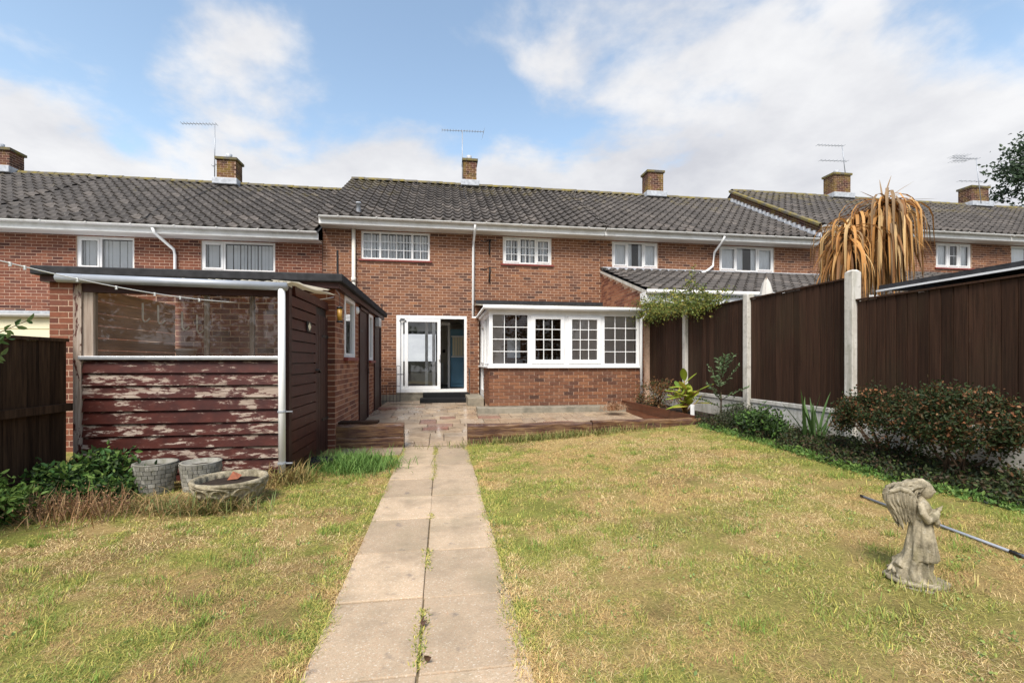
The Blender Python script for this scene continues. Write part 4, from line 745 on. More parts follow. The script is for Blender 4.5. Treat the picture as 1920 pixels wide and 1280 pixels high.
# things in the shed
tag(MB().lathe([(.075, 0), (.095, .16), (.10, .16), (.10, .175), (.09, .175), (.07, .01)], (-2.72, 5.35, 1.19), 20).build('bucket', 'bucket', None, True), 'white bucket on the bench behind the shed window', 'bucket')
wb = thing('workbench', (-2.5, 5.3, 0), 'wooden bench just inside the shed window', 'bench'); MB().box(-3.4, -1.7, 5.1, 5.7, 1.13, 1.18).build('top', 'inner_wood', wb)
for x in (-3.3, -1.8): MB().box(x-.03, x+.03, 5.3, 5.36, .05, 1.13).build('leg', 'inner_wood', wb)
for i, (x, z) in enumerate(((-2.98, 1.76), (-2.84, 1.74), (-2.62, 1.68), (-2.48, 1.65))):
    tag(MB().tube([(x, 5.08, z+.06), (x, 5.08, z-.10), (x+.02, 5.07, z-.13), (x+.05, 5.06, z-.125), (x+.08, 5.05, z-.10)], .008, 6).build('tool_hook', 'cream_pipe', None, True), ('first', 'second', 'third', 'fourth')[i]+' pale tool hook from the left behind the shed window', 'hook', 'hooks behind the shed window')
# ------------------------------------------------------------------ fences
lf = thing('board_fence', (-3.55, 3.5, 0), 'old weathered dark board fence left of the shed', 'fence'); y = 2.0
while y < 4.93:
    w = random.uniform(.095, .125); box('fence_board', 'fence_old', lf, (-3.575, -3.558, y, min(y+w-.004, 4.94), -.02, 1.42+random.uniform(-.008, .008)), jit=(0, 0, random.uniform(-.02, .02))); y += w
MB().box(-3.557, -3.50, 2.0, 4.94, .765, .835).build('rail', 'fence_old', lf); MB().box(-3.557, -3.52, 2.0, 4.94, .15, .22).build('rail', 'fence_old', lf); MB().box(-3.60, -3.53, 2.0, 4.94, 1.42, 1.45).build('capping', 'fence_old', lf)
rf = thing('panel_fence', (4.75, 6.5, .3), 'dark brown board fence with concrete posts and gravel boards', 'fence'); FX = 4.73
PY = [2.82, 4.65, 6.48, 8.31, 10.12]
for i in range(4):
    a, b = PY[i]+.05, PY[i+1]-.05; top = 1.93 if i == 0 else 2.20; y = a
    while y < b-.01:
        w = random.uniform(.10, .125); box('fence_board', 'fence_dark', rf, (FX, FX+.018, y, min(y+w-.006, b), .665, top+random.uniform(-.006, .006)), jit=(0, 0, random.uniform(-.07, -.02))); y += w
    MB().box(FX+.02, FX+.05, a, b, .9, .97).box(FX+.02, FX+.05, a, b, top-.3, top-.23).build('rail', 'fence_dark', rf); MB().box(FX-.02, FX+.03, a, b, top+.003, top+.022).build('capping', 'fence_dark', rf)
    MB().box(FX-.005, FX+.045, a, b, .10, .60).box(FX-.02, FX+.05, a, b, .60, .66).build('gravel_board', 'concrete_post', rf, bevel=.006)
for i, y in enumerate(PY):
    tp = 2.30 if i else 2.0; m = MB(); m.box(FX-.06, FX+.06, y-.055, y+.055, 0, tp-.03); m.add([(FX-.06, y-.055, tp-.03), (FX+.06, y-.055, tp-.03), (FX+.06, y+.055, tp-.03), (FX-.06, y+.055, tp-.03), (FX-.03, y-.03, tp), (FX+.03, y-.03, tp), (FX+.03, y+.03, tp), (FX-.03, y+.03, tp)], [(4, 5, 6, 7), (0, 1, 5, 4), (1, 2, 6, 5), (2, 3, 7, 6), (3, 0, 4, 7)]); m.build('fence_post', 'concrete_post', rf, bevel=.008)
# sleepers and bed planks
def sleeper(name, x0, x1, y0, y1, z0, z1, label, mat='sleeper', group='timber edging of the patio'):
    m = MB(); n = max(2, int((x1-x0)/.12)); rr = random.Random(int(x0*100)); V = []
    for i in range(n+1):
        x = x0+(x1-x0)*i/n; e = lambda: rr.uniform(-.008, .008); V += [(x, y0+e(), z0), (x, y0+e(), z1-.02+e()), (x, y0+.02+e(), z1+e()), (x, y1, z1+e()), (x, y1, z0)]
    F = [(5*i+k, 5*i+5+k, 5*i+6+k, 5*i+1+k) for i in range(n) for k in range(4)] + [(0, 1, 2, 3, 4), tuple(5*n+k for k in (4, 3, 2, 1, 0))]; m.add(V, F); c = Vector(((x0+x1)/2, (y0+y1)/2, z0)); m.v = [(a-c.x, b-c.y, d-c.z) for a, b, d in m.v]
    return tag(m.build(name, mat, None, loc=c), label, 'sleeper', group)
sleeper('timber_sleeper', -1.56, -.55, 6.66, 6.86, -.03, .165, 'lower wet brown sleeper of the stack beside the shed door'); sleeper('timber_sleeper', -1.56, -.555, 6.67, 6.86, .168, .335, 'upper wet brown sleeper of the stack beside the shed door')
tag(box('loose_plank', 'fence_dark', None, (-1.5, -.93, 6.80, 7.0, .337, .365)), 'dark plank lying on top of the sleeper stack', 'plank')
sleeper('timber_sleeper', .36, 2.25, 6.66, 6.80, .0, .305, 'long grey brown sleeper edging the lawn right of the path'); sleeper('timber_sleeper', 2.26, 4.05, 6.67, 6.80, .05, .33, 'split sleeper edging the lawn, ending at the flower bed')
bp = thing('raised_bed', (4.0, 8.3, .1), 'red brown plank edge of the raised bed beside the patio', 'planter'); box('plank', 'bed_plank', bp, (3.98, 4.02, 6.82, 9.75, .03, .20)); box('plank', 'bed_plank', bp, (3.982, 4.022, 6.82, 9.75, .206, .365)); MB().box(4.03, 4.72, 6.8, 9.8, .0, .31).build('soil', 'soil', bp)
# wire trellis beside the door
tw = MB()
for x in np.linspace(-1.62, -1.10, 7): tw.tube([(x, 12.2, .17), (x, 12.2, .62 + (.5 if x > -1.25 else 0))], .006, 5)
for z in (.2, .6): tw.tube([(-1.62, 12.2, z), (-1.10, 12.2, z)], .006, 5)
tw.tube([(-1.19, 12.2, 1.12), (-1.1, 12.2, 1.12)], .006, 5).tube([(-1.19, 12.2, .9), (-1.02, 12.2, .9)], .012, 5); tag(tw.build('wire_trellis', 'iron'), 'low black wire trellis left of the sliding door', 'trellis')
# ------------------------------------------------------------------ things in the garden
pg = 'stone patterned pots by the shed'
def pot(x, y, rt, rb, hh, label, seed):
    z = g1(x, y)-.01; o = thing('garden_pot', (x, y, z), label, 'pot', pg); MB().lathe([(0, 0), (rb, 0), (rb+(rt-rb)*.5, hh*.5), (rt, hh), (rt+.008, hh+.012), (rt-.02, hh+.012), (rt-.03, hh-.04), (0, hh-.05)], (x, y, z), 36).build('body', 'pot_stone', o, True)
    rr = random.Random(seed); m = MB(); rows = 7
    for k in range(rows):
        z0 = hh*(k+.06)/rows; z1 = hh*(k+.94)/rows; t = rr.random()
        while t < 6.28:
            dt = rr.uniform(.18, .42); zz0 = z0; zz1 = z1; n = 3; V = []
            for rad in (.004, .010):
                for zq in (zz0, zz1):
                    for j in range(n+1): a = t+(dt-.03)*j/n; r_ = rb+(rt-rb)*zq/hh+rad; V.append((x+r_*math.cos(a), y+r_*math.sin(a), z+zq))
            q = n+1; F = [(2*q+j, 2*q+j+1, 3*q+j+1, 3*q+j) for j in range(n)] + [(j, j+1, 2*q+j+1, 2*q+j) for j in range(n)] + [(q+j, 3*q+j, 3*q+j+1, q+j+1) for j in range(n)] + [(0, 2*q, 3*q, q), (n, q+n, 3*q+n, 2*q+n)]
            m.add(V, F); t += dt
    m.build('stone_relief', 'pot_stone', o, kind='stuff'); MB().lathe([(0, 0), (rt-.03, 0)], (x, y, z+hh-.03), 24).build('soil', 'soil', o); return o
pot(-2.58, 4.58, .165, .125, .27, 'taller stone patterned grey pot, left of the pair by the shed', 1); pot(-2.24, 4.66, .165, .13, .26, 'stone patterned grey pot half hidden behind the bowl planter', 2)
bx_, by_ = -1.80, 4.22; bz = g1(bx_, by_)-.01; bo = thing('bowl_planter', (bx_, by_, bz), 'wide weathered stone bowl planter with scalloped sides and bare soil', 'planter')
prof = [(.0, 0), (.15, 0), (.17, .012), (.20, .04), (.235, .08), (.26, .12), (.275, .16), (.283, .185), (.290, .20), (.293, .215), (.285, .228), (.262, .228), (.25, .215), (.245, .17)]
def scal(i, t, z):
    if not .015 < z < .185: return .004*math.sin(9*t+i)
    q = 0
    for k in (0, 1, 2):
        a = (t*11/(2*math.pi)+.5*(k % 2)) % 1; u = 2*a-1; w = (z-.01-k*.052)/.085
        if abs(u) < 1 and -.1 < w < 1.15: d = abs(math.hypot(u, max(0, w))-.86); q = max(q, .017*math.exp(-(d/.13)**2))
    return q-.006
prof2 = []
for i in range(len(prof)-1):
    n = 7 if .01 < prof[i][1] < .19 and i < 8 else 1
    for j in range(n): t_ = j/n; prof2.append((prof[i][0]*(1-t_)+prof[i+1][0]*t_, prof[i][1]*(1-t_)+prof[i+1][1]*t_))
prof2.append(prof[-1]); MB().lathe(prof2, (bx_, by_, bz), 200, scal).build('bowl', 'stone_old', bo, True)
m = MB(); m.lathe([(0, .195), (.08, .20), (.16, .19), (.25, .175)], (bx_, by_, bz), 30, lambda i, t, z: .01*math.sin(5*t+i)); m.build('soil', 'soil', bo, True)
tag(MB().add([(-.05, -.02, 0), (.04, -.03, .01), (.05, .03, .03), (-.03, .03, .035), (-.01, 0, .07)], [(0, 1, 4), (1, 2, 4), (2, 3, 4), (3, 0, 4), (0, 3, 2, 1)]).build('clay_shard', 'terracotta', None, loc=(bx_+.02, by_+.03, bz+.2)), 'broken orange clay shard lying in the bowl planter', 'shard')
# grey pole on the lawn
P0, P1 = Vector((3.20, 3.06, 0)), Vector((3.07, 1.75, 0)); po = thing('pole', (3.15, 2.5, .15), 'grey jointed metal pole lying across the lawn behind the statue', 'pole'); P0.z = g1(*P0[:2])+.014; P1.z = g1(*P1[:2])+.014
at = lambda t: P0.lerp(P1, t)
MB().tube([at(0), at(.78)], .0085, 10).build('tube', 'pole_grey', po, True); MB().tube([at(.79), at(1)], .0098, 10).build('tube', 'pole_grey', po, True); MB().tube([at(.755), at(.80)], .011, 10).build('joint', 'iron', po, True); MB().tube([at(-.012), at(.012)], .010, 10).build('end_cap', 'iron', po, True)
# clothes line with pegs
A, B = Vector((-2.95, 3.05, 1.93)), Vector((-1.45, 6.42, 2.10)); lp = [A.lerp(B, t) - Vector((0, 0, .20*4*t*(1-t))) for t in np.linspace(0, 1, 25)]
cl = thing('clothes_line', A, 'sagging white clothes line with pegs across the shed front', 'clothes line'); MB().tube(lp, .0042, 6).build('cord', 'peg', cl, True)
for t in (.06, .11, .13, .21, .28, .36, .42, .47): p = A.lerp(B, t) - Vector((0, 0, .8*t*(1-t))); MB().box(p.x-.006, p.x+.006, p.y-.005, p.y+.005, p.z-.02, p.z+.008).build('peg', 'peg', cl)
# bird feeder
bf = thing('bird_feeder', (-1.36, 6.36, 1.75), 'tube bird feeder with seed hanging at the shed corner', 'bird feeder'); MB().lathe([(.032, 0), (.032, .17)], (-1.36, 6.36, 1.77), 14, cap=True).build('tube', 'amber', bf, True); MB().lathe([(.045, -.012), (.045, 0), (.03, .012)], (-1.36, 6.36, 1.768), 14, cap=True).build('tray', 'iron', bf, True); MB().lathe([(.042, 0), (.036, .022), (.01, .03)], (-1.36, 6.36, 1.94), 14, cap=True).build('lid', 'iron', bf, True); MB().tube([(-1.36, 6.36, 1.97), (-1.36, 6.36, 2.12), (-1.42, 6.40, 2.2)], .003, 5).build('hanger', 'iron', bf); MB().tube([(-1.40, 6.36, 1.83), (-1.32, 6.36, 1.83)], .006, 6).build('perch', 'iron', bf)
# closed parasol behind the fence
ps = thing('garden_parasol', (7.0, 9.0, .3), 'closed pale parasol peeping over the fence by a concrete post', 'parasol'); MB().lathe([(.16, 2.2), (.15, 2.5), (.11, 2.75), (.06, 2.95), (.0, 3.06)], (7, 9, 0), 24, lambda i, t, z: .022*math.sin(8*t)).build('canopy', 'parasol_cloth', ps, True); MB().tube([(7, 9, .3), (7, 9, 3.08)], .02, 8).build('pole', 'bare_wood', ps)
# felt roofed shed beyond the right fence
ns = thing('neighbour_shed', (6.2, 3.2, .3), 'black felt shed roof with white edge showing over the right fence', 'shed'); MB().box(5.25, 7.5, 2.0, 4.50, .3, 2.0).build('wall', 'fence_dark', ns); MB().add([(5.05, 1.8, 2.06), (5.05, 4.62, 2.06), (7.6, 4.62, 2.10), (7.6, 1.8, 2.10), (5.05, 1.8, 2.12), (5.05, 4.62, 2.12), (7.6, 4.62, 2.16), (7.6, 1.8, 2.16)], [(0, 3, 2, 1), (4, 5, 6, 7), (0, 1, 5, 4), (1, 2, 6, 5), (2, 3, 7, 6)]).build('roof', 'felt', ns); MB().box(5.01, 5.045, 1.8, 4.62, 2.045, 2.065).build('edge_trim', 'pvc', ns)
tag(MB().box(-1.50, -1.22, 5.35, 5.6, .03, .13).build('black_tray', 'black_rubber', None, bevel=.02), 'black plastic tray lying in the grass at the shed corner', 'tray')

# ------------------------------------------------------------------ statue
def statue():
    sx, sy = 2.36, 1.96; z0 = g1(sx, sy); root = thing('garden_statue', (sx, sy, z0), 'weathered stone angel statue with folded hands standing on the lawn', 'statue'); rot = (0, 0, math.atan2(-.62, .78))
    N = 72; rr = random.Random(3)
    def rings(m, L, nf=9, ph=0, tw=14):
        V = []; F = []
        for i, (z, cx, cy, rx, ry, fa) in enumerate(L):
            for k in range(N):
                t = 2*math.pi*k/N; w = math.sin(nf*t+ph+z*tw); f = 1+fa*(abs(w)**.6*(1 if w > 0 else -1)*.8)+.35*fa*math.sin((nf*2-3)*t-z*20); V.append((cx+rx*f*math.cos(t), cy+ry*f*math.sin(t), z))
        for i in range(len(L)-1):
            for k in range(N): F.append((i*N+k, i*N+(k+1) % N, (i+1)*N+(k+1) % N, (i+1)*N+k))
        F += [tuple(range(N))[::-1], tuple((len(L)-1)*N+k for k in range(N))]; m.add(V, F)
    def interp(L, n=5):
        out = []
        for a, b in zip(L, L[1:]):
            for j in range(n): t = j/n; out.append(tuple(p+(q-p)*t for p, q in zip(a, b)))
        return out+[L[-1]]
    def done(m, name, vox):
        o = m.build(name, 'stone_old', root, True, loc=(sx, sy, z0), rot=rot); o.scale = (.78, .86, .94)
        md = o.modifiers.new('r', 'REMESH'); md.mode = 'VOXEL'; md.voxel_size = vox; md.use_smooth_shade = True
        return o
    m = MB()
    rings(m, interp([(.016, -.022, 0, .122, .085, .05), (.035, -.026, 0, .114, .080, .12), (.07, -.024, 0, .096, .070, .13), (.11, -.008, 0, .082, .064, .12), (.15, .008, 0, .074, .060, .08), (.19, .016, 0, .066, .054, .04)]), 8, 0, 30)
    rings(m, interp([(.128, .024, 0, .079, .068, .13), (.138, .024, 0, .082, .070, .14), (.20, .022, 0, .074, .061, .11), (.27, .022, 0, .064, .053, .08), (.33, .022, 0, .055, .046, .05), (.352, .022, 0, .050, .043, .03)]), 9, 1, 6)
    rings(m, interp([(.345, .022, 0, .053, .046, .02), (.36, .024, 0, .052, .046, .03), (.385, .026, 0, .052, .050, .03), (.41, .024, 0, .049, .057, .02), (.43, .020, 0, .041, .055, .01), (.445, .020, 0, .028, .036, 0), (.456, .024, 0, .018, .019, 0), (.478, .030, 0, .017, .017, 0)]), 7, 2, 20)
    for k in range(7): a = rr.uniform(2.4, 3.9); m.tube([(-.045, .03*math.sin(a), .15), (-.095+rr.uniform(-.02, .01), .05*math.sin(a*2), .09), (-.140+rr.uniform(-.01, .03), .05*math.sin(a*3), .045)], [.016, .019, .007], 8)
    for s in (-1, 1):        # arms folded in prayer, wide sleeves
        m.tube([(.010, .052*s, .425), (.018, .067*s, .385), (.042, .060*s, .350), (.080, .034*s, .368), (.104, .012*s, .388)], [.019, .021, .021, .025, .012], 12); m.tube([(.080, .036*s, .366), (.094, .030*s, .338), (.098, .024*s, .312)], [.022, .018, .007], 8)
        for q in range(4): m.tube([(.102, (.004+.003*q)*s, .386), (.118-.004*q, .006*s, .402), (.128-.006*q, .003*s, .424-.004*q)], [.0062, .0055, .0032], 6)
        m.tube([(.100, .010*s, .388), (.104, .012*s, .408)], [.0055, .0035], 6)
    done(m, 'figure', .0026)
    # head with brow, nose, lips and chin
    m = MB(); V = []; F = []; a_, b_ = 40, 56; E2 = lambda u, c, w: math.exp(-((u-c)/w)**2)
    for i in range(a_+1):
        th = math.pi*i/a_
        for k in range(b_):
            p = 2*math.pi*k/b_; x, y, z = math.sin(th)*math.cos(p), math.sin(th)*math.sin(p), math.cos(th); r_ = .041; X_, Y_, Z_ = x*r_, y*r_*.84*(1-.18*max(0, -z)), z*r_*1.18
            if x > 0:
                X_ += x*(.0125*E2(z, -.14, .13)*E2(y, 0, .13)+.006*E2(z, .05, .2)*E2(y, 0, .10)+.0045*E2(z, -.47, .06)*E2(y, 0, .22)+.0040*E2(z, -.60, .06)*E2(y, 0, .20)+.006*E2(z, -.84, .14)*E2(y, 0, .28)+.0035*E2(z, .20, .08)*E2(abs(y), .33, .2)-.0065*E2(z, .04, .10)*E2(abs(y), .36, .15)+.003*E2(z, -.28, .16)*E2(abs(y), .5, .2)+.0035*E2(z, .03, .05)*E2(abs(y), .36, .10))
            V.append((.044+X_, Y_, .497+Z_))
    for i in range(a_):
        for k in range(b_): F.append((i*b_+k, i*b_+(k+1) % b_, (i+1)*b_+(k+1) % b_, (i+1)*b_+k))
    m.add(V, F); done(m, 'head', .0018)
    m = MB()                 # hair: locks combed back from the brow and falling on the shoulders
    for k in range(46):
        s = rr.uniform(-1, 1); hi = .548-.034*s*s; wv_ = rr.uniform(-.006, .006); jy = lambda: rr.uniform(-.006, .006); a0 = Vector((.062-.02*abs(s), .030*s, .534-.012*s*s)); a1 = Vector((.030, .037*s, hi+.003)); a2 = Vector((-.005, .041*s+jy(), hi-.004+wv_)); a3 = Vector((-.042, .046*s+jy(), hi-.018-wv_*1.6)); a4 = Vector((-.080+rr.uniform(-.02, .015), .050*s+jy(), hi-.034+wv_*2)); a5 = a4+Vector((-.03, jy(), -.034))
        m.tube([a0, a1, a2, a3, a4, a5], [.0035, .006, .0072, .0075, .0065, .002], 7)
    for k in range(60):
        s = rr.choice((-1, 1)); y = s*rr.uniform(.006, .036); xo = rr.uniform(-.05, .012); w1 = rr.uniform(-.008, .008); m.tube([(.030+xo*.4, y, .520), (.010+xo*.7, y*1.12, .492), (.002+xo+w1, y*1.2, .462), (-.006+xo*1.2-w1, y*1.25, .432), (-.012+xo*1.3+w1, y*1.3, .402+rr.uniform(-.02, .02))], [.005, .0062, .006, .0052, .002], 6)
    hr = m.build('hair', 'stone_old', root, True, loc=(sx, sy, z0), rot=rot); hr.scale = (.78, .86, .94)
    for s in (-1, 1):        # wing: three rows of overlapping feathers under a rounded leading edge
        m = MB(); m.tube([(-.005, .036*s, .44), (-.045, .050*s, .487), (-.095, .056*s, .500), (-.140, .054*s, .478), (-.158, .052*s, .440)], [.013, .015, .014, .012, .006], 10)
        for row, (n, L0, wd, off) in enumerate(((10, .205, .0115, .000), (9, .145, .011, .008), (8, .085, .010, .015))):
            for i in range(n):
                t = i/(n-1); b0 = Vector((-.150+.128*t, (.046+off)*s, .470+.020*math.sin(math.pi*t)-.004*row)); L1 = L0*(.70+.30*math.sin(math.pi*min(1., .30+.6*t)))*rr.uniform(.82, 1.1); d = Vector((.40*(1-t)-.06+rr.uniform(-.05, .05), (-.03+rr.uniform(-.03, .03))*s, -1)).normalized(); b0 = b0+Vector((rr.uniform(-.003, .003), rr.uniform(-.001, .003)*s, rr.uniform(-.005, .005))); e = b0+d*L1; sd2 = Vector((d.z, 0, -d.x)); V = []; F = []; K = 9
                for j in range(K+1):
                    u = j/K; c = b0.lerp(e, u)+Vector((-.012*math.sin(math.pi*u)*(1-t), .006*math.sin(math.pi*u)*s, 0)); ww = wd*(1 if u < .7 else math.sqrt(max(.02, 1-((u-.7)/.3)**2))); V += [c-sd2*ww-Vector((0, .0035*s, 0)), c+Vector((0, .0045*s, 0)), c+sd2*ww-Vector((0, .0035*s, 0)), c-Vector((0, .009*s, 0))]
                for j in range(K):
                    q = 4*j
                    for w0, w1 in ((0, 1), (1, 2), (2, 3), (3, 0)): F.append((q+w0, q+w1, q+4+w1, q+4+w0))
                F += [(0, 1, 2, 3), (4*K+3, 4*K+2, 4*K+1, 4*K)]; m.add(V, F)
        w_ = m.build('wing', 'stone_old', root, False, loc=(sx, sy, z0), rot=rot); w_.scale = (.78, .86, .94)
    b = MB().lathe([(0, 0), (.150, 0), (.156, .006), (.153, .016), (.145, .020), (.0, .021)], (0, 0, 0), 48, lambda i, t, z: .004*math.sin(5*t)+.003*math.sin(11*t+1)).build('base', 'stone_old', root, True, loc=(sx, sy, z0+.002), rot=rot); b.scale = (.84, .62, 1)
    mo = MB().lathe([(0, .004), (.12, .004), (.19, -.012)], (0, 0, 0), 40, lambda i, t, z: .012*math.sin(3*t+1)+.008*math.sin(7*t)).build('bedding_mortar', 'conc_ledge', root, True, loc=(sx+.02, sy-.02, z0), rot=rot); mo.scale = (.84, .66, 1)
statue()

# ------------------------------------------------------------------ plants
def leaves(name, P, size, cols, parent, up=.3, asp=.5, seed=0, mat='leaf', Dv=None, cvar=.25):
    r = np.random.default_rng(seed); P = np.asarray(P, float); n = len(P); D = r.normal(0, 1, (n, 3)) if Dv is None else np.asarray(Dv) + r.normal(0, .25, (n, 3)); D[:, 2] += up; D /= np.linalg.norm(D, axis=1)[:, None]
    S = np.cross(D, r.normal(0, 1, (n, 3))); S /= np.linalg.norm(S, axis=1)[:, None]; Nn = np.cross(D, S); L = (r.uniform(*size, n))[:, None]; V = np.zeros((n, 6, 3))
    V[:, 0] = P; V[:, 1] = P+D*L*.35+S*L*asp*.5; V[:, 2] = P+D*L*.72+S*L*asp*.36; V[:, 3] = P+D*L-Nn*L*.12; V[:, 4] = P+D*L*.72-S*L*asp*.36; V[:, 5] = P+D*L*.35-S*L*asp*.5; V[:, 1] += Nn*L*.08; V[:, 5] += Nn*L*.08
    b = (np.arange(n)*6)[:, None]; F = np.concatenate([b+[0, 1, 2, 3], b+[0, 3, 4, 5]]); C = np.asarray(cols)[r.integers(0, len(cols), n)]*r.uniform(1-cvar, 1+cvar, (n, 1))
    return obj(name, fast_mesh(name, V, F, mat, False, np.repeat(C, 6, 0)), parent, kind=None)
def clumps(c, rad, k, n, spread, seed, shell=.55):
    r = np.random.default_rng(seed); d = r.normal(0, 1, (k, 3))
    if shell > .7: d[:, 2] = np.abs(d[:, 2])*1.1-.55
    d[:, 0] += 0; d /= np.linalg.norm(d, axis=1)[:, None]; q = r.uniform(shell, 1, (k, 1)); cc = np.array(c)+d*q*np.array(rad); i = r.integers(0, k, n); return cc[i]+r.normal(0, 1, (n, 3))*spread, cc
def strips(name, L, parent, mat='leaf', segs=7, keel=.25):
    """strap leaves: (base, azimuth, length, width, start elevation, droop, colour)"""
    V = []; F = []; C = []
    for (b, az, ln, w, el, dr, c) in L:
        p = Vector(b); q = len(V); e = el; sd_ = Vector((-math.sin(az), math.cos(az), 0))
        for i in range(segs+1):
            t = i/segs; ww = w*(.55+.45*min(1, t*3))*(1-t**3)*.5+.0006; d = Vector((math.cos(az)*math.cos(e), math.sin(az)*math.cos(e), math.sin(e))); nn = d.cross(sd_)
            V += [p-sd_*ww, p-nn*ww*keel, p+sd_*ww]; C += [c]*3; p = p+d*(ln/segs); e = max(e-dr*(ln/segs)*(.6+t), -1.52)
        for i in range(segs): a = q+3*i; F += [(a, a+1, a+4, a+3), (a+1, a+2, a+5, a+4)]
    return obj(name, fast_mesh(name, np.array(V), np.array(F), mat, True, np.array(C)), parent)
def stems(parent, segs_, mat='bark', name='stem'):
    m = MB()
    for pts, r0, r1 in segs_: n = len(pts); m.tube(pts, [r0+(r1-r0)*i/(n-1) for i in range(n)], 6)
    return m.build(name, mat, parent, True)
DG = [(.030, .055, .018), (.045, .075, .022), (.022, .040, .016)]; LG = [(.10, .185, .035), (.07, .14, .03), (.15, .23, .05)]
def bush(name, c, rad, n, size, cols, label, cat, seed, k=26, spread=.06, group=None, asp=.5, up=.3, stem=True, shell=.55):
    z = g1(c[0], c[1]); root = thing(name, (c[0], c[1], z), label, cat, group); P, cc = clumps(c, rad, k, n, spread, seed, shell); P[:, 2] = np.maximum(P[:, 2], z+.01); leaves('foliage', P, size, cols, root, up, asp, seed)
    if stem: stems(root, [([(c[0], c[1], z-.02), tuple((np.array((c[0], c[1], z))*.4+q*.6)+np.array((random.uniform(-.03, .03), random.uniform(-.03, .03), -.02))), tuple(q)], .010, .003) for q in cc[:18]])
    return root
bush('leafy_shrub', (-2.98, 4.42, .20), (.42, .28, .22), 5200, (.03, .07), LG+DG[:2]+[(.05, .12, .03)], 'lush green ferny shrub between the old fence and the shed', 'shrub', 51, 36, .055)
bush('leafy_shrub', (-3.25, 3.75, .16), (.26, .30, .20), 2200, (.03, .06), LG+[(.10, .17, .03)], 'smaller bright green plant at the left picture edge', 'shrub', 52, 20, .05)
dw = thing('dried_weeds', (-2.7, 3.95, .06), 'brown dried weed stalks in front of the green shrub', 'weeds'); L = []
for i in range(420):
    x = random.gauss(-2.80, .24); y = random.gauss(3.92, .13); c = random.choice(((.30, .17, .08), (.22, .115, .055), (.38, .25, .12), (.16, .09, .05))); L.append(((x, y, g1(x, y)), random.uniform(0, 6.28), random.uniform(.08, .26), .005, random.uniform(.7, 1.5), random.uniform(0, 4), c))
strips('stalks', L, dw, 'blade', 4); leaves('seed_heads', np.array([(random.gauss(-2.80, .24), random.gauss(3.92, .13), .12+abs(random.gauss(0, .06))) for _ in range(900)]), (.008, .02), [(.30, .16, .08), (.36, .22, .11), (.20, .10, .06)], dw, .5, .6, 53)
def grass_tuft(name, label, cx, cy, sx_, sy_, n, ln, cols, seed, w=.006, droop=(2, 8), el=(.6, 1.5)):
    r = random.Random(seed); root = thing(name, (cx, cy, g1(cx, cy)), label, 'grass'); L = []
    for i in range(n): x = r.gauss(cx, sx_); y = r.gauss(cy, sy_); c = np.array(r.choice(cols))*r.uniform(.75, 1.25); L.append(((x, y, g1(x, y)-.005), r.uniform(0, 6.28), r.uniform(*ln), w*r.uniform(.7, 1.3), r.uniform(*el), r.uniform(*droop), tuple(c)))
    strips('blades', L, root, 'blade', 5)['kind'] = 'stuff'; return root
grass_tuft('grass_tuft', 'lush long green grass between the shed downpipe and the path', -1.02, 5.45, .22, .20, 2600, (.08, .24), [(.13, .24, .05), (.10, .19, .04), (.18, .28, .07)], 61)
grass_tuft('grass_tuft', 'straw coloured long grass at the foot of the white downpipe', -1.52, 4.85, .10, .10, 420, (.12, .28), [(.36, .25, .10), (.28, .20, .07), (.20, .19, .06)], 62)
grass_tuft('grass_tuft', 'long green and straw grass around the bowl planter', -1.86, 3.95, .20, .06, 520, (.10, .24), [(.14, .19, .06), (.34, .25, .11), (.20, .20, .06), (.30, .20, .09)], 63)
grass_tuft('grass_tuft', 'flattened straw grass in front of the stone pots', -2.35, 4.15, .30, .12, 900, (.10, .28), [(.38, .28, .12), (.30, .20, .08), (.20, .19, .06)], 64, .005, (4, 12), (.2, .9))
grass_tuft('grass_tuft', 'fringe of longer grass along the patio sleepers', 1.6, 6.55, .75, .05, 1500, (.05, .16), [(.15, .20, .05), (.24, .24, .07), (.32, .26, .10)], 65)
grass_tuft('grass_tuft', 'small dry pinkish tuft beside the conservatory plinth', 3.55, 9.1, .10, .08, 480, (.10, .26), [(.42, .24, .14), (.34, .17, .09), (.48, .32, .19)], 66, .006, (3, 9))
grass_tuft('grass_tuft', 'ragged grass growing round the foot of the statue', 2.36, 1.93, .11, .09, 420, (.025, .07), [(.24, .29, .07), (.50, .42, .16), (.34, .33, .09)], 67, .003, (3, 9))
# sapling at the left picture edge
sp_ = thing('sapling', (-3.12, 3.2, .05), 'leafy young branch reaching in at the left edge above the fence', 'sapling'); S = [([(-3.15, 3.15, 0), (-3.1, 3.2, .8), (-3.08, 3.26, 1.3)], .014, .007)]; P = []; D = []
for (e, ) in (((-2.74, 3.48, 1.50),), ((-2.80, 3.42, 1.38),), ((-2.84, 3.42, 1.27),), ((-2.9, 3.3, 1.60),)):
    a = Vector((-3.09, 3.24, 1.15)); e = Vector(e); mid = a.lerp(e, .5)+Vector((0, 0, .03)); S.append(([a, mid, e], .006, .002))
    for t in np.linspace(.2, 1, 8):
        p = a.lerp(mid, t*2) if t < .5 else mid.lerp(e, t*2-1)
        for s in (-1, 1): P.append(p); D.append(Vector(((e-a).normalized()))*.7+Vector((s*.25, -s*.4, s*.7)))
stems(sp_, S); leaves('foliage', P, (.045, .075), [(.10, .17, .05), (.07, .13, .04), (.14, .20, .07)], sp_, 0, .42, 71, Dv=D)
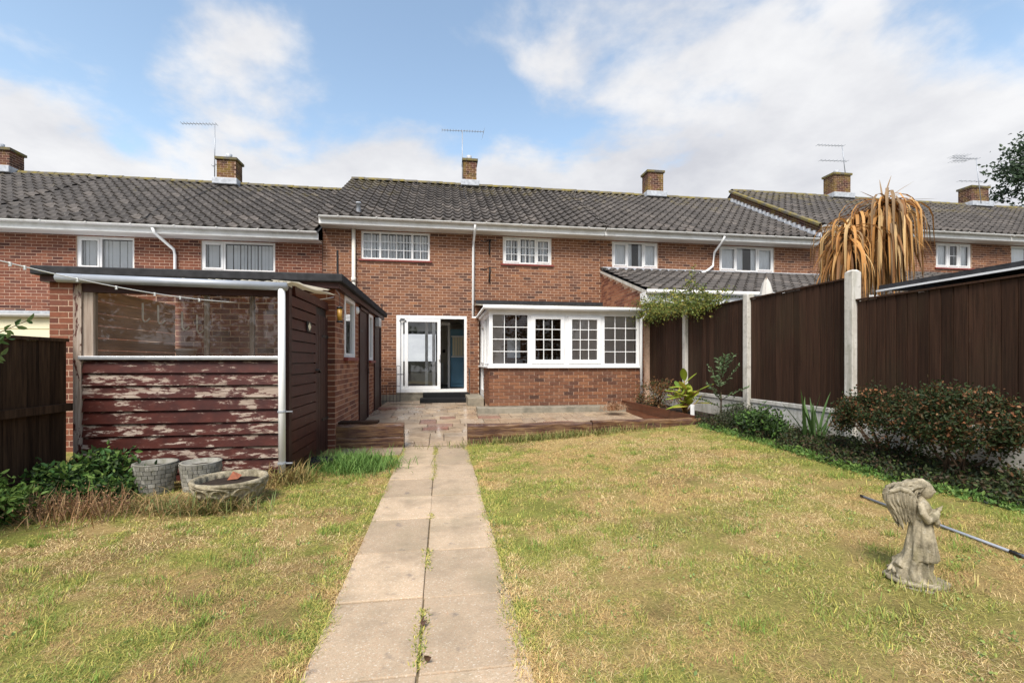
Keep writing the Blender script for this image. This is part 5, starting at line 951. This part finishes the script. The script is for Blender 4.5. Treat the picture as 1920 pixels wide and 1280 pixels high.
# right flower bed
bed_in = lambda y: 4.02 - .12*math.exp(-((y-3.6)/1.0)**2)
P = []; r = random.Random(8)
for _ in range(26000):
    y = r.uniform(2.3, 6.75); x = r.uniform(bed_in(y)-.10*r.random()+ .08*math.sin(y*9), 4.70); P.append((x, y, g1(x, y)+abs(r.gauss(0, .055))*(.6+.6*math.sin(y*5+x*7)**2)))
gc = leaves('ground_cover', P, (.018, .042), [(.028, .042, .015), (.045, .06, .02), (.06, .045, .024), (.085, .055, .028), (.02, .03, .012), (.07, .10, .025)], None, .5, .6, 81); tag(gc, 'dark mixed ground cover filling the flower bed below the fence', 'ground cover', kind='stuff')
P = [(r.gauss(bed_in(y)-.08, .05), y, 0) for y in [r.uniform(2.3, 6.5) for _ in range(3800)]]; P = [(x, y, g1(x, y)+abs(r.gauss(0, .02))) for x, y, _ in P]
tag(leaves('weeds', P, (.018, .045), LG, None, .6, .55, 82), 'bright green weeds along the lawn edge of the flower bed', 'weeds', kind='stuff')
SC = [(.030, .048, .014), (.042, .062, .018), (.022, .034, .011), (.036, .055, .017), (.14, .065, .026), (.07, .05, .018)]
def dome(c, rad, label, seed, n=10500):
    b = bush('clipped_shrub', c, rad, n, (.018, .036), SC, label, 'shrub', seed, 60, .05, 'brown tipped shrubs in the right bed', .55, .4, False, .72); z = g1(c[0], c[1]); S = []; rr = random.Random(seed)
    for i in range(9):
        a = rr.uniform(0, 6.28); e = Vector((c[0]+.75*rad[0]*math.cos(a), c[1]+.75*rad[1]*math.sin(a), c[2]+rad[2]*rr.uniform(-.3, .5))); s0 = Vector((c[0]+rr.uniform(-.08, .08), c[1]+rr.uniform(-.1, .1), z-.02)); m1_ = s0.lerp(e, .4)+Vector((rr.uniform(-.08, .08), rr.uniform(-.08, .08), -.02)); S.append(([s0, m1_, e], .014, .004))
    stems(b, S); P = [(c[0]+rad[0]*math.cos(a)*math.sin(t)*1.02, c[1]+rad[1]*math.sin(a)*math.sin(t)*1.02, c[2]+rad[2]*math.cos(t)*1.02) for a, t in [(rr.uniform(0, 6.28), rr.uniform(.2, 1.7)) for _ in range(26)]]
    leaves('dead_flowers', np.repeat(np.array(P), 5, 0)+np.random.default_rng(seed).normal(0, .012, (130, 3)), (.02, .035), [(.30, .12, .05), (.24, .09, .04), (.36, .18, .09)], b, .2, .7, seed+1)
dome((4.33, 3.92, .66), (.30, .44, .27), 'lower brown tipped shrub beside the tall concrete post', 91); dome((4.30, 3.22, .70), (.32, .40, .30), 'taller brown tipped shrub in front of the near fence panel', 92)
bush('clipped_shrub', (4.45, 2.60, .34), (.22, .32, .16), 1800, (.02, .04), SC, 'dark low shrub at the right picture edge', 'shrub', 93, 24, .06, 'brown tipped shrubs in the right bed')
bush('leafy_shrub', (4.18, 5.45, .40), (.24, .42, .20), 3600, (.03, .06), DG+LG[:2]+[(.05, .09, .025)], 'glossy green leafy shrub in the middle of the right bed', 'shrub', 94, 26, .05)
bush('leafy_shrub', (4.28, 6.15, .40), (.24, .32, .16), 2200, (.02, .04), [(.06, .07, .04), (.09, .09, .05), (.05, .06, .03)], 'grey green bushy herb behind the glossy shrub', 'shrub', 95, 22, .05)
bush('dried_shrub', (4.38, 8.9, .55), (.22, .65, .26), 2300, (.025, .055), [(.20, .09, .04), (.28, .15, .06), (.12, .07, .03), (.07, .09, .03)], 'brown withering plants in the raised bed by the conservatory', 'shrub', 96, 26, .06)
ir = thing('iris', (4.42, 4.9, .28), 'upright clump of green sword leaves beside the concrete post', 'plant'); r = random.Random(4)
strips('leaf_blades', [((4.42+r.gauss(0, .04), 4.85+r.gauss(0, .05), .27), r.uniform(0, 6.28), r.uniform(.38, .68), .034, r.uniform(1.05, 1.5), r.uniform(.1, .7), tuple(np.array((.07, .13, .035))*r.uniform(.7, 1.3))) for _ in range(20)] + [((4.40, 4.9, .27), 2.9, .62, .034, 1.0, .25, (.07, .13, .04))], ir)
# tall pinnate shrub
mh = thing('pinnate_shrub', (4.38, 6.65, .3), 'tall thin shrub with feathery paired leaves against the fence', 'shrub'); S = []; P = []; D = []
for k, (az, el, ln, z) in enumerate([(2.9, 1.1, .52, .75), (-.6, .95, .50, .80), (1.2, 1.2, .45, .9), (-2.0, 1.0, .50, .95), (3.3, .8, .45, .6), (-.9, .55, .5, .62), (-1.6, .3, .42, .5), (2.6, .4, .45, .5), (-1.3, 1.0, .45, 1.0), (-2.6, .7, .4, .8)]):
    a = Vector((4.38, 6.65, z)); d = Vector((math.cos(az)*math.cos(el)*.8, math.sin(az)*math.cos(el), math.sin(el))); e = a+d*ln; e.z -= .05; S.append(([a, a.lerp(e, .5)+Vector((0, 0, .03)), e], .005, .002))
    for t in np.linspace(.15, 1, 11):
        p = a.lerp(e, t)+Vector((0, 0, .03*4*t*(1-t)*.7)); sdv = d.cross(Vector((0, 0, 1))).normalized()
        for s in (-1, 1): P.append(p); D.append(sdv*s+d*.5)
S.append(([(4.38, 6.65, .25), (4.38, 6.66, .8), (4.38, 6.65, 1.1)], .012, .006)); stems(mh, S); leaves('foliage', P, (.06, .085), [(.13, .19, .09), (.17, .24, .12), (.09, .15, .06)], mh, .15, .38, 101, Dv=D)
# broad yellow-green leaves
ho = thing('broad_leaf_plant', (4.25, 7.5, .3), 'plant with broad yellow green leaves at the end of the raised bed', 'plant'); V = []; F = []; C = []; r = random.Random(12); S = []
def broad(base, az, el, ln, w, c):
    d = Vector((math.cos(az)*math.cos(el), math.sin(az)*math.cos(el), math.sin(el))); s = Vector((-math.sin(az), math.cos(az), 0)); n_ = d.cross(s); q = len(V); K = 8
    for i in range(K+1):
        t = i/K; ww = w*math.sin(math.pi*min(1, t*.93+.05))**.75*.5; p = Vector(base)+d*ln*t-Vector((0, 0, .22*ln*t*t)); V.extend([p-s*ww-n_*ww*.3, p, p+s*ww-n_*ww*.3]); C.extend([np.array(c)*.8, np.array(c)*1.15, np.array(c)])
    for i in range(K): a = q+3*i; F.extend([(a, a+1, a+4, a+3), (a+1, a+2, a+5, a+4)])
for k in range(30):
    az = r.uniform(0, 6.28); b = Vector((4.22+r.gauss(0, .08), 7.45+r.gauss(0, .16), r.uniform(.42, .78))); S.append(([(4.23, 7.5, .28), (4.23+(b.x-4.23)*.4, 7.5+(b.y-7.5)*.4, b.z-.12), b], .009, .005)); broad(b, az, r.uniform(.1, 1.1), r.uniform(.20, .34), r.uniform(.09, .14), r.choice(((.22, .28, .03), (.30, .34, .04), (.12, .19, .03), (.40, .36, .05))))
for az, z, el in ((3.3, .78, .25), (2.9, .62, .05), (-.5, .85, .9), (3.0, .5, -.1), (-2.2, .9, 1.1)): b = Vector((4.2, 7.45, z)); S.append(([(4.23, 7.5, .28), (4.22, 7.47, z-.15), b], .010, .006)); broad(b, az, el, .33, .12, (.27, .33, .035))
obj('foliage', fast_mesh('foliage', np.array(V), np.array(F), 'leaf', True, np.array(C)), ho); stems(ho, S, 'inner_wood')
tag(MB().box(4.07, 4.14, 7.02, 7.03, .30, .52).build('plant_label', 'pvc', None, bevel=.004), 'small white plant tag standing among the yellow leaves', 'plant tag')
# climber over the fence top
cb = thing('climber', (4.73, 8.8, 2.2), 'straggly green climber spilling over the far fence panels', 'climber'); r = np.random.default_rng(5); P = []; S = []
for k in range(70):
    y = r.uniform(7.35, 10.4); x = 4.66+r.normal(0, .16); z = 2.22+.16*math.sin((y-7.3)*1.1)+r.normal(0, .10); n = 105; P.append(np.array((x, y, z))+r.normal(0, 1, (n, 3))*(.10, .14, .08)); S.append(([(4.75, min(y+.3, 10.3), 2.0), (x, y, z)], .005, .002))
for (y, h_) in ((7.8, .75), (7.95, .5), (8.5, .45), (8.9, .5), (7.45, .3), (9.4, .3)):
    for t in np.linspace(0, 1, 16): P.append(np.array((4.65+.06*math.sin(t*6), y+.1*t, 2.25+h_*t))+r.normal(0, 1, (9, 3))*.045*(1.15-t*.6))
    S.append(([(4.7, y, 2.1), (4.66, y+.05, 2.25+h_*.5), (4.65, y+.1, 2.25+h_)], .005, .002))
for t in np.linspace(0, 1, 14): P.append(np.array((4.5-.1*t, 10.2-.1*t, 2.15-.75*t))+r.normal(0, 1, (26, 3))*.085*(1.1-t*.7))
for t in np.linspace(0, 1, 12): P.append(np.array((4.62, 7.5-.75*t, 2.38+.06*t))+r.normal(0, 1, (5, 3))*.03)
stems(cb, S); leaves('foliage', np.concatenate(P), (.03, .06), [(.17, .21, .045), (.24, .26, .05), (.11, .15, .035), (.30, .25, .06), (.07, .10, .025)], cb, .1, .5, 111)
# dead cordyline
cd = thing('dead_palm', (5.7, 5.5, .3), 'dead cabbage palm with hanging straw brown leaves above the fence', 'palm'); r = random.Random(21); H1 = Vector((5.48, 5.5, 3.02)); H2 = Vector((6.08, 5.5, 3.42)); H3 = Vector((5.85, 5.7, 3.25))
stems(cd, [([(5.72, 5.5, 0), (5.70, 5.5, 1.6), (5.72, 5.5, 2.35)], .11, .085), ([(5.72, 5.5, 2.3), (5.66, 5.5, 2.6), tuple(H1)], .07, .05), ([(5.73, 5.5, 2.3), (5.80, 5.5, 2.75), (5.92, 5.5, 3.1), tuple(H2)], .075, .055), ([(5.75, 5.55, 2.4), (5.9, 5.65, 2.8), tuple(H3)], .06, .05)], 'trunk_dry', 'trunk'); L = []
for H_, n, ll in ((H1, 260, (.55, 1.0)), (H2, 480, (.65, 1.35)), (H3, 220, (.65, 1.25))):
    for i in range(n): c = np.array(r.choice(((.50, .25, .075), (.40, .19, .055), (.58, .325, .115), (.24, .11, .035), (.62, .42, .19), (.26, .17, .09))))*r.uniform(.75, 1.2); L.append((tuple(H_+Vector((r.gauss(0, .04), r.gauss(0, .04), r.uniform(-.25, .08)))), r.uniform(0, 6.28), r.uniform(*ll), r.uniform(.024, .040), *r.choice(((r.uniform(-1.35, -.55), r.uniform(.6, 2.0)), (r.uniform(-.8, .55), r.uniform(3.5, 8.0)))), tuple(c)))
for az, el, ln in ((.5, .9, .62), (.2, .55, .8), (.0, .05, .9), (-.15, .1, .75), (2.9, .5, .35), (1.0, 1.2, .4)): L.append((tuple(H2+Vector((0, 0, .04))), az, ln, .022, el, .15, (.30, .20, .11)))
strips('dead_leaves', L, cd, 'leaf', 9, .35)
# tree beyond the houses
tr_ = thing('tree', (40.0, 24, 0), 'tall leafy tree rising behind the far end of the terrace', 'tree'); r = np.random.default_rng(9); S = [([(40.3, 24, 0), (40.3, 24, 6), (40.1, 24, 10), (40.3, 24, 15)], .35, .08)]; P = []
for k in range(64):
    a = r.uniform(0, 6.28); z = r.uniform(8.5, 16.8); rad = 3.3*math.sqrt(max(.05, 1-((z-12)/5.6)**2))*r.uniform(.35, 1); e = np.array((40.4+rad*math.cos(a), 24+rad*math.sin(a), z)); S.append(([(40.3, 24, z-1.4), tuple((np.array((40.3, 24, z-.8))+e)/2), tuple(e)], .07, .015)); n = 260; P.append(e+r.normal(0, 1, (n, 3))*(.55, .55, .32))
stems(tr_, S, 'bark', 'trunk'); leaves('crown', np.concatenate(P), (.16, .32), [(.035, .06, .03), (.05, .08, .04), (.025, .045, .022), (.07, .10, .055)], tr_, .1, .5, 121)

# garden end behind the viewpoint: what the panes mirror
r = np.random.default_rng(77)
for i, (x, y, h_, w_) in enumerate(((-7, -9, 5.5, 2.4), (-2.5, -10, 4.2, 2.0), (1.8, -9.5, 5.0, 2.2), (6.5, -10, 6.0, 2.6), (11.5, -9, 4.8, 2.4), (-12, -8, 5, 2.4))):
    tb = thing('garden_tree', (x, y, -.2), ('round', 'low', 'broad', 'tall', 'spreading', 'outer')[i]+' green tree at the garden end mirrored in the patio door', 'tree'); stems(tb, [([(x, y, -.6), (x, y, h_*.5), (x, y, h_*.8)], .16, .05)], 'bark', 'trunk'); k = 40; d = r.normal(0, 1, (k, 3)); d /= np.linalg.norm(d, axis=1)[:, None]; cc = np.array((x, y, h_*.55))+d*r.uniform(.4, 1, (k, 1))*np.array((w_, w_*.8, h_*.45)); leaves('crown', cc[r.integers(0, k, 2600)]+r.normal(0, .28, (2600, 3)), (.16, .32), [(.04, .07, .02), (.06, .10, .03), (.03, .05, .015)], tb, .1, .6, 130+i)
# fallen leaves and scraps
for i, (x, y) in enumerate(((-.10, 2.13), (-.09, 1.92))):
    lo = leaves('fallen_leaf', np.array([(x, y, .012+max(0, g1(x, y)))]*3)+r.normal(0, .012, (3, 3))*(1, 1, .15), (.03, .05), [(.10, .055, .035), (.16, .09, .05)], None, .05, .6, 150+i); tag(lo, ('curled brown leaf on the centre joint of the path', 'dark leaf scrap on the path joint nearest the viewer')[i], 'leaf', 'fallen leaves')

PW = np.repeat(WEED_C, 9, 0)+r.normal(0, 1, (len(WEED_C)*9, 3))*(.022, .022, .006); PW[:, 2] += .008
tag(leaves('weeds', PW, (.008, .022), [(.26, .34, .09), (.32, .38, .10), (.20, .28, .10)], None, .5, .6, 171), 'small clover and dandelion rosettes dotted over the lawn', 'weeds', kind='stuff')
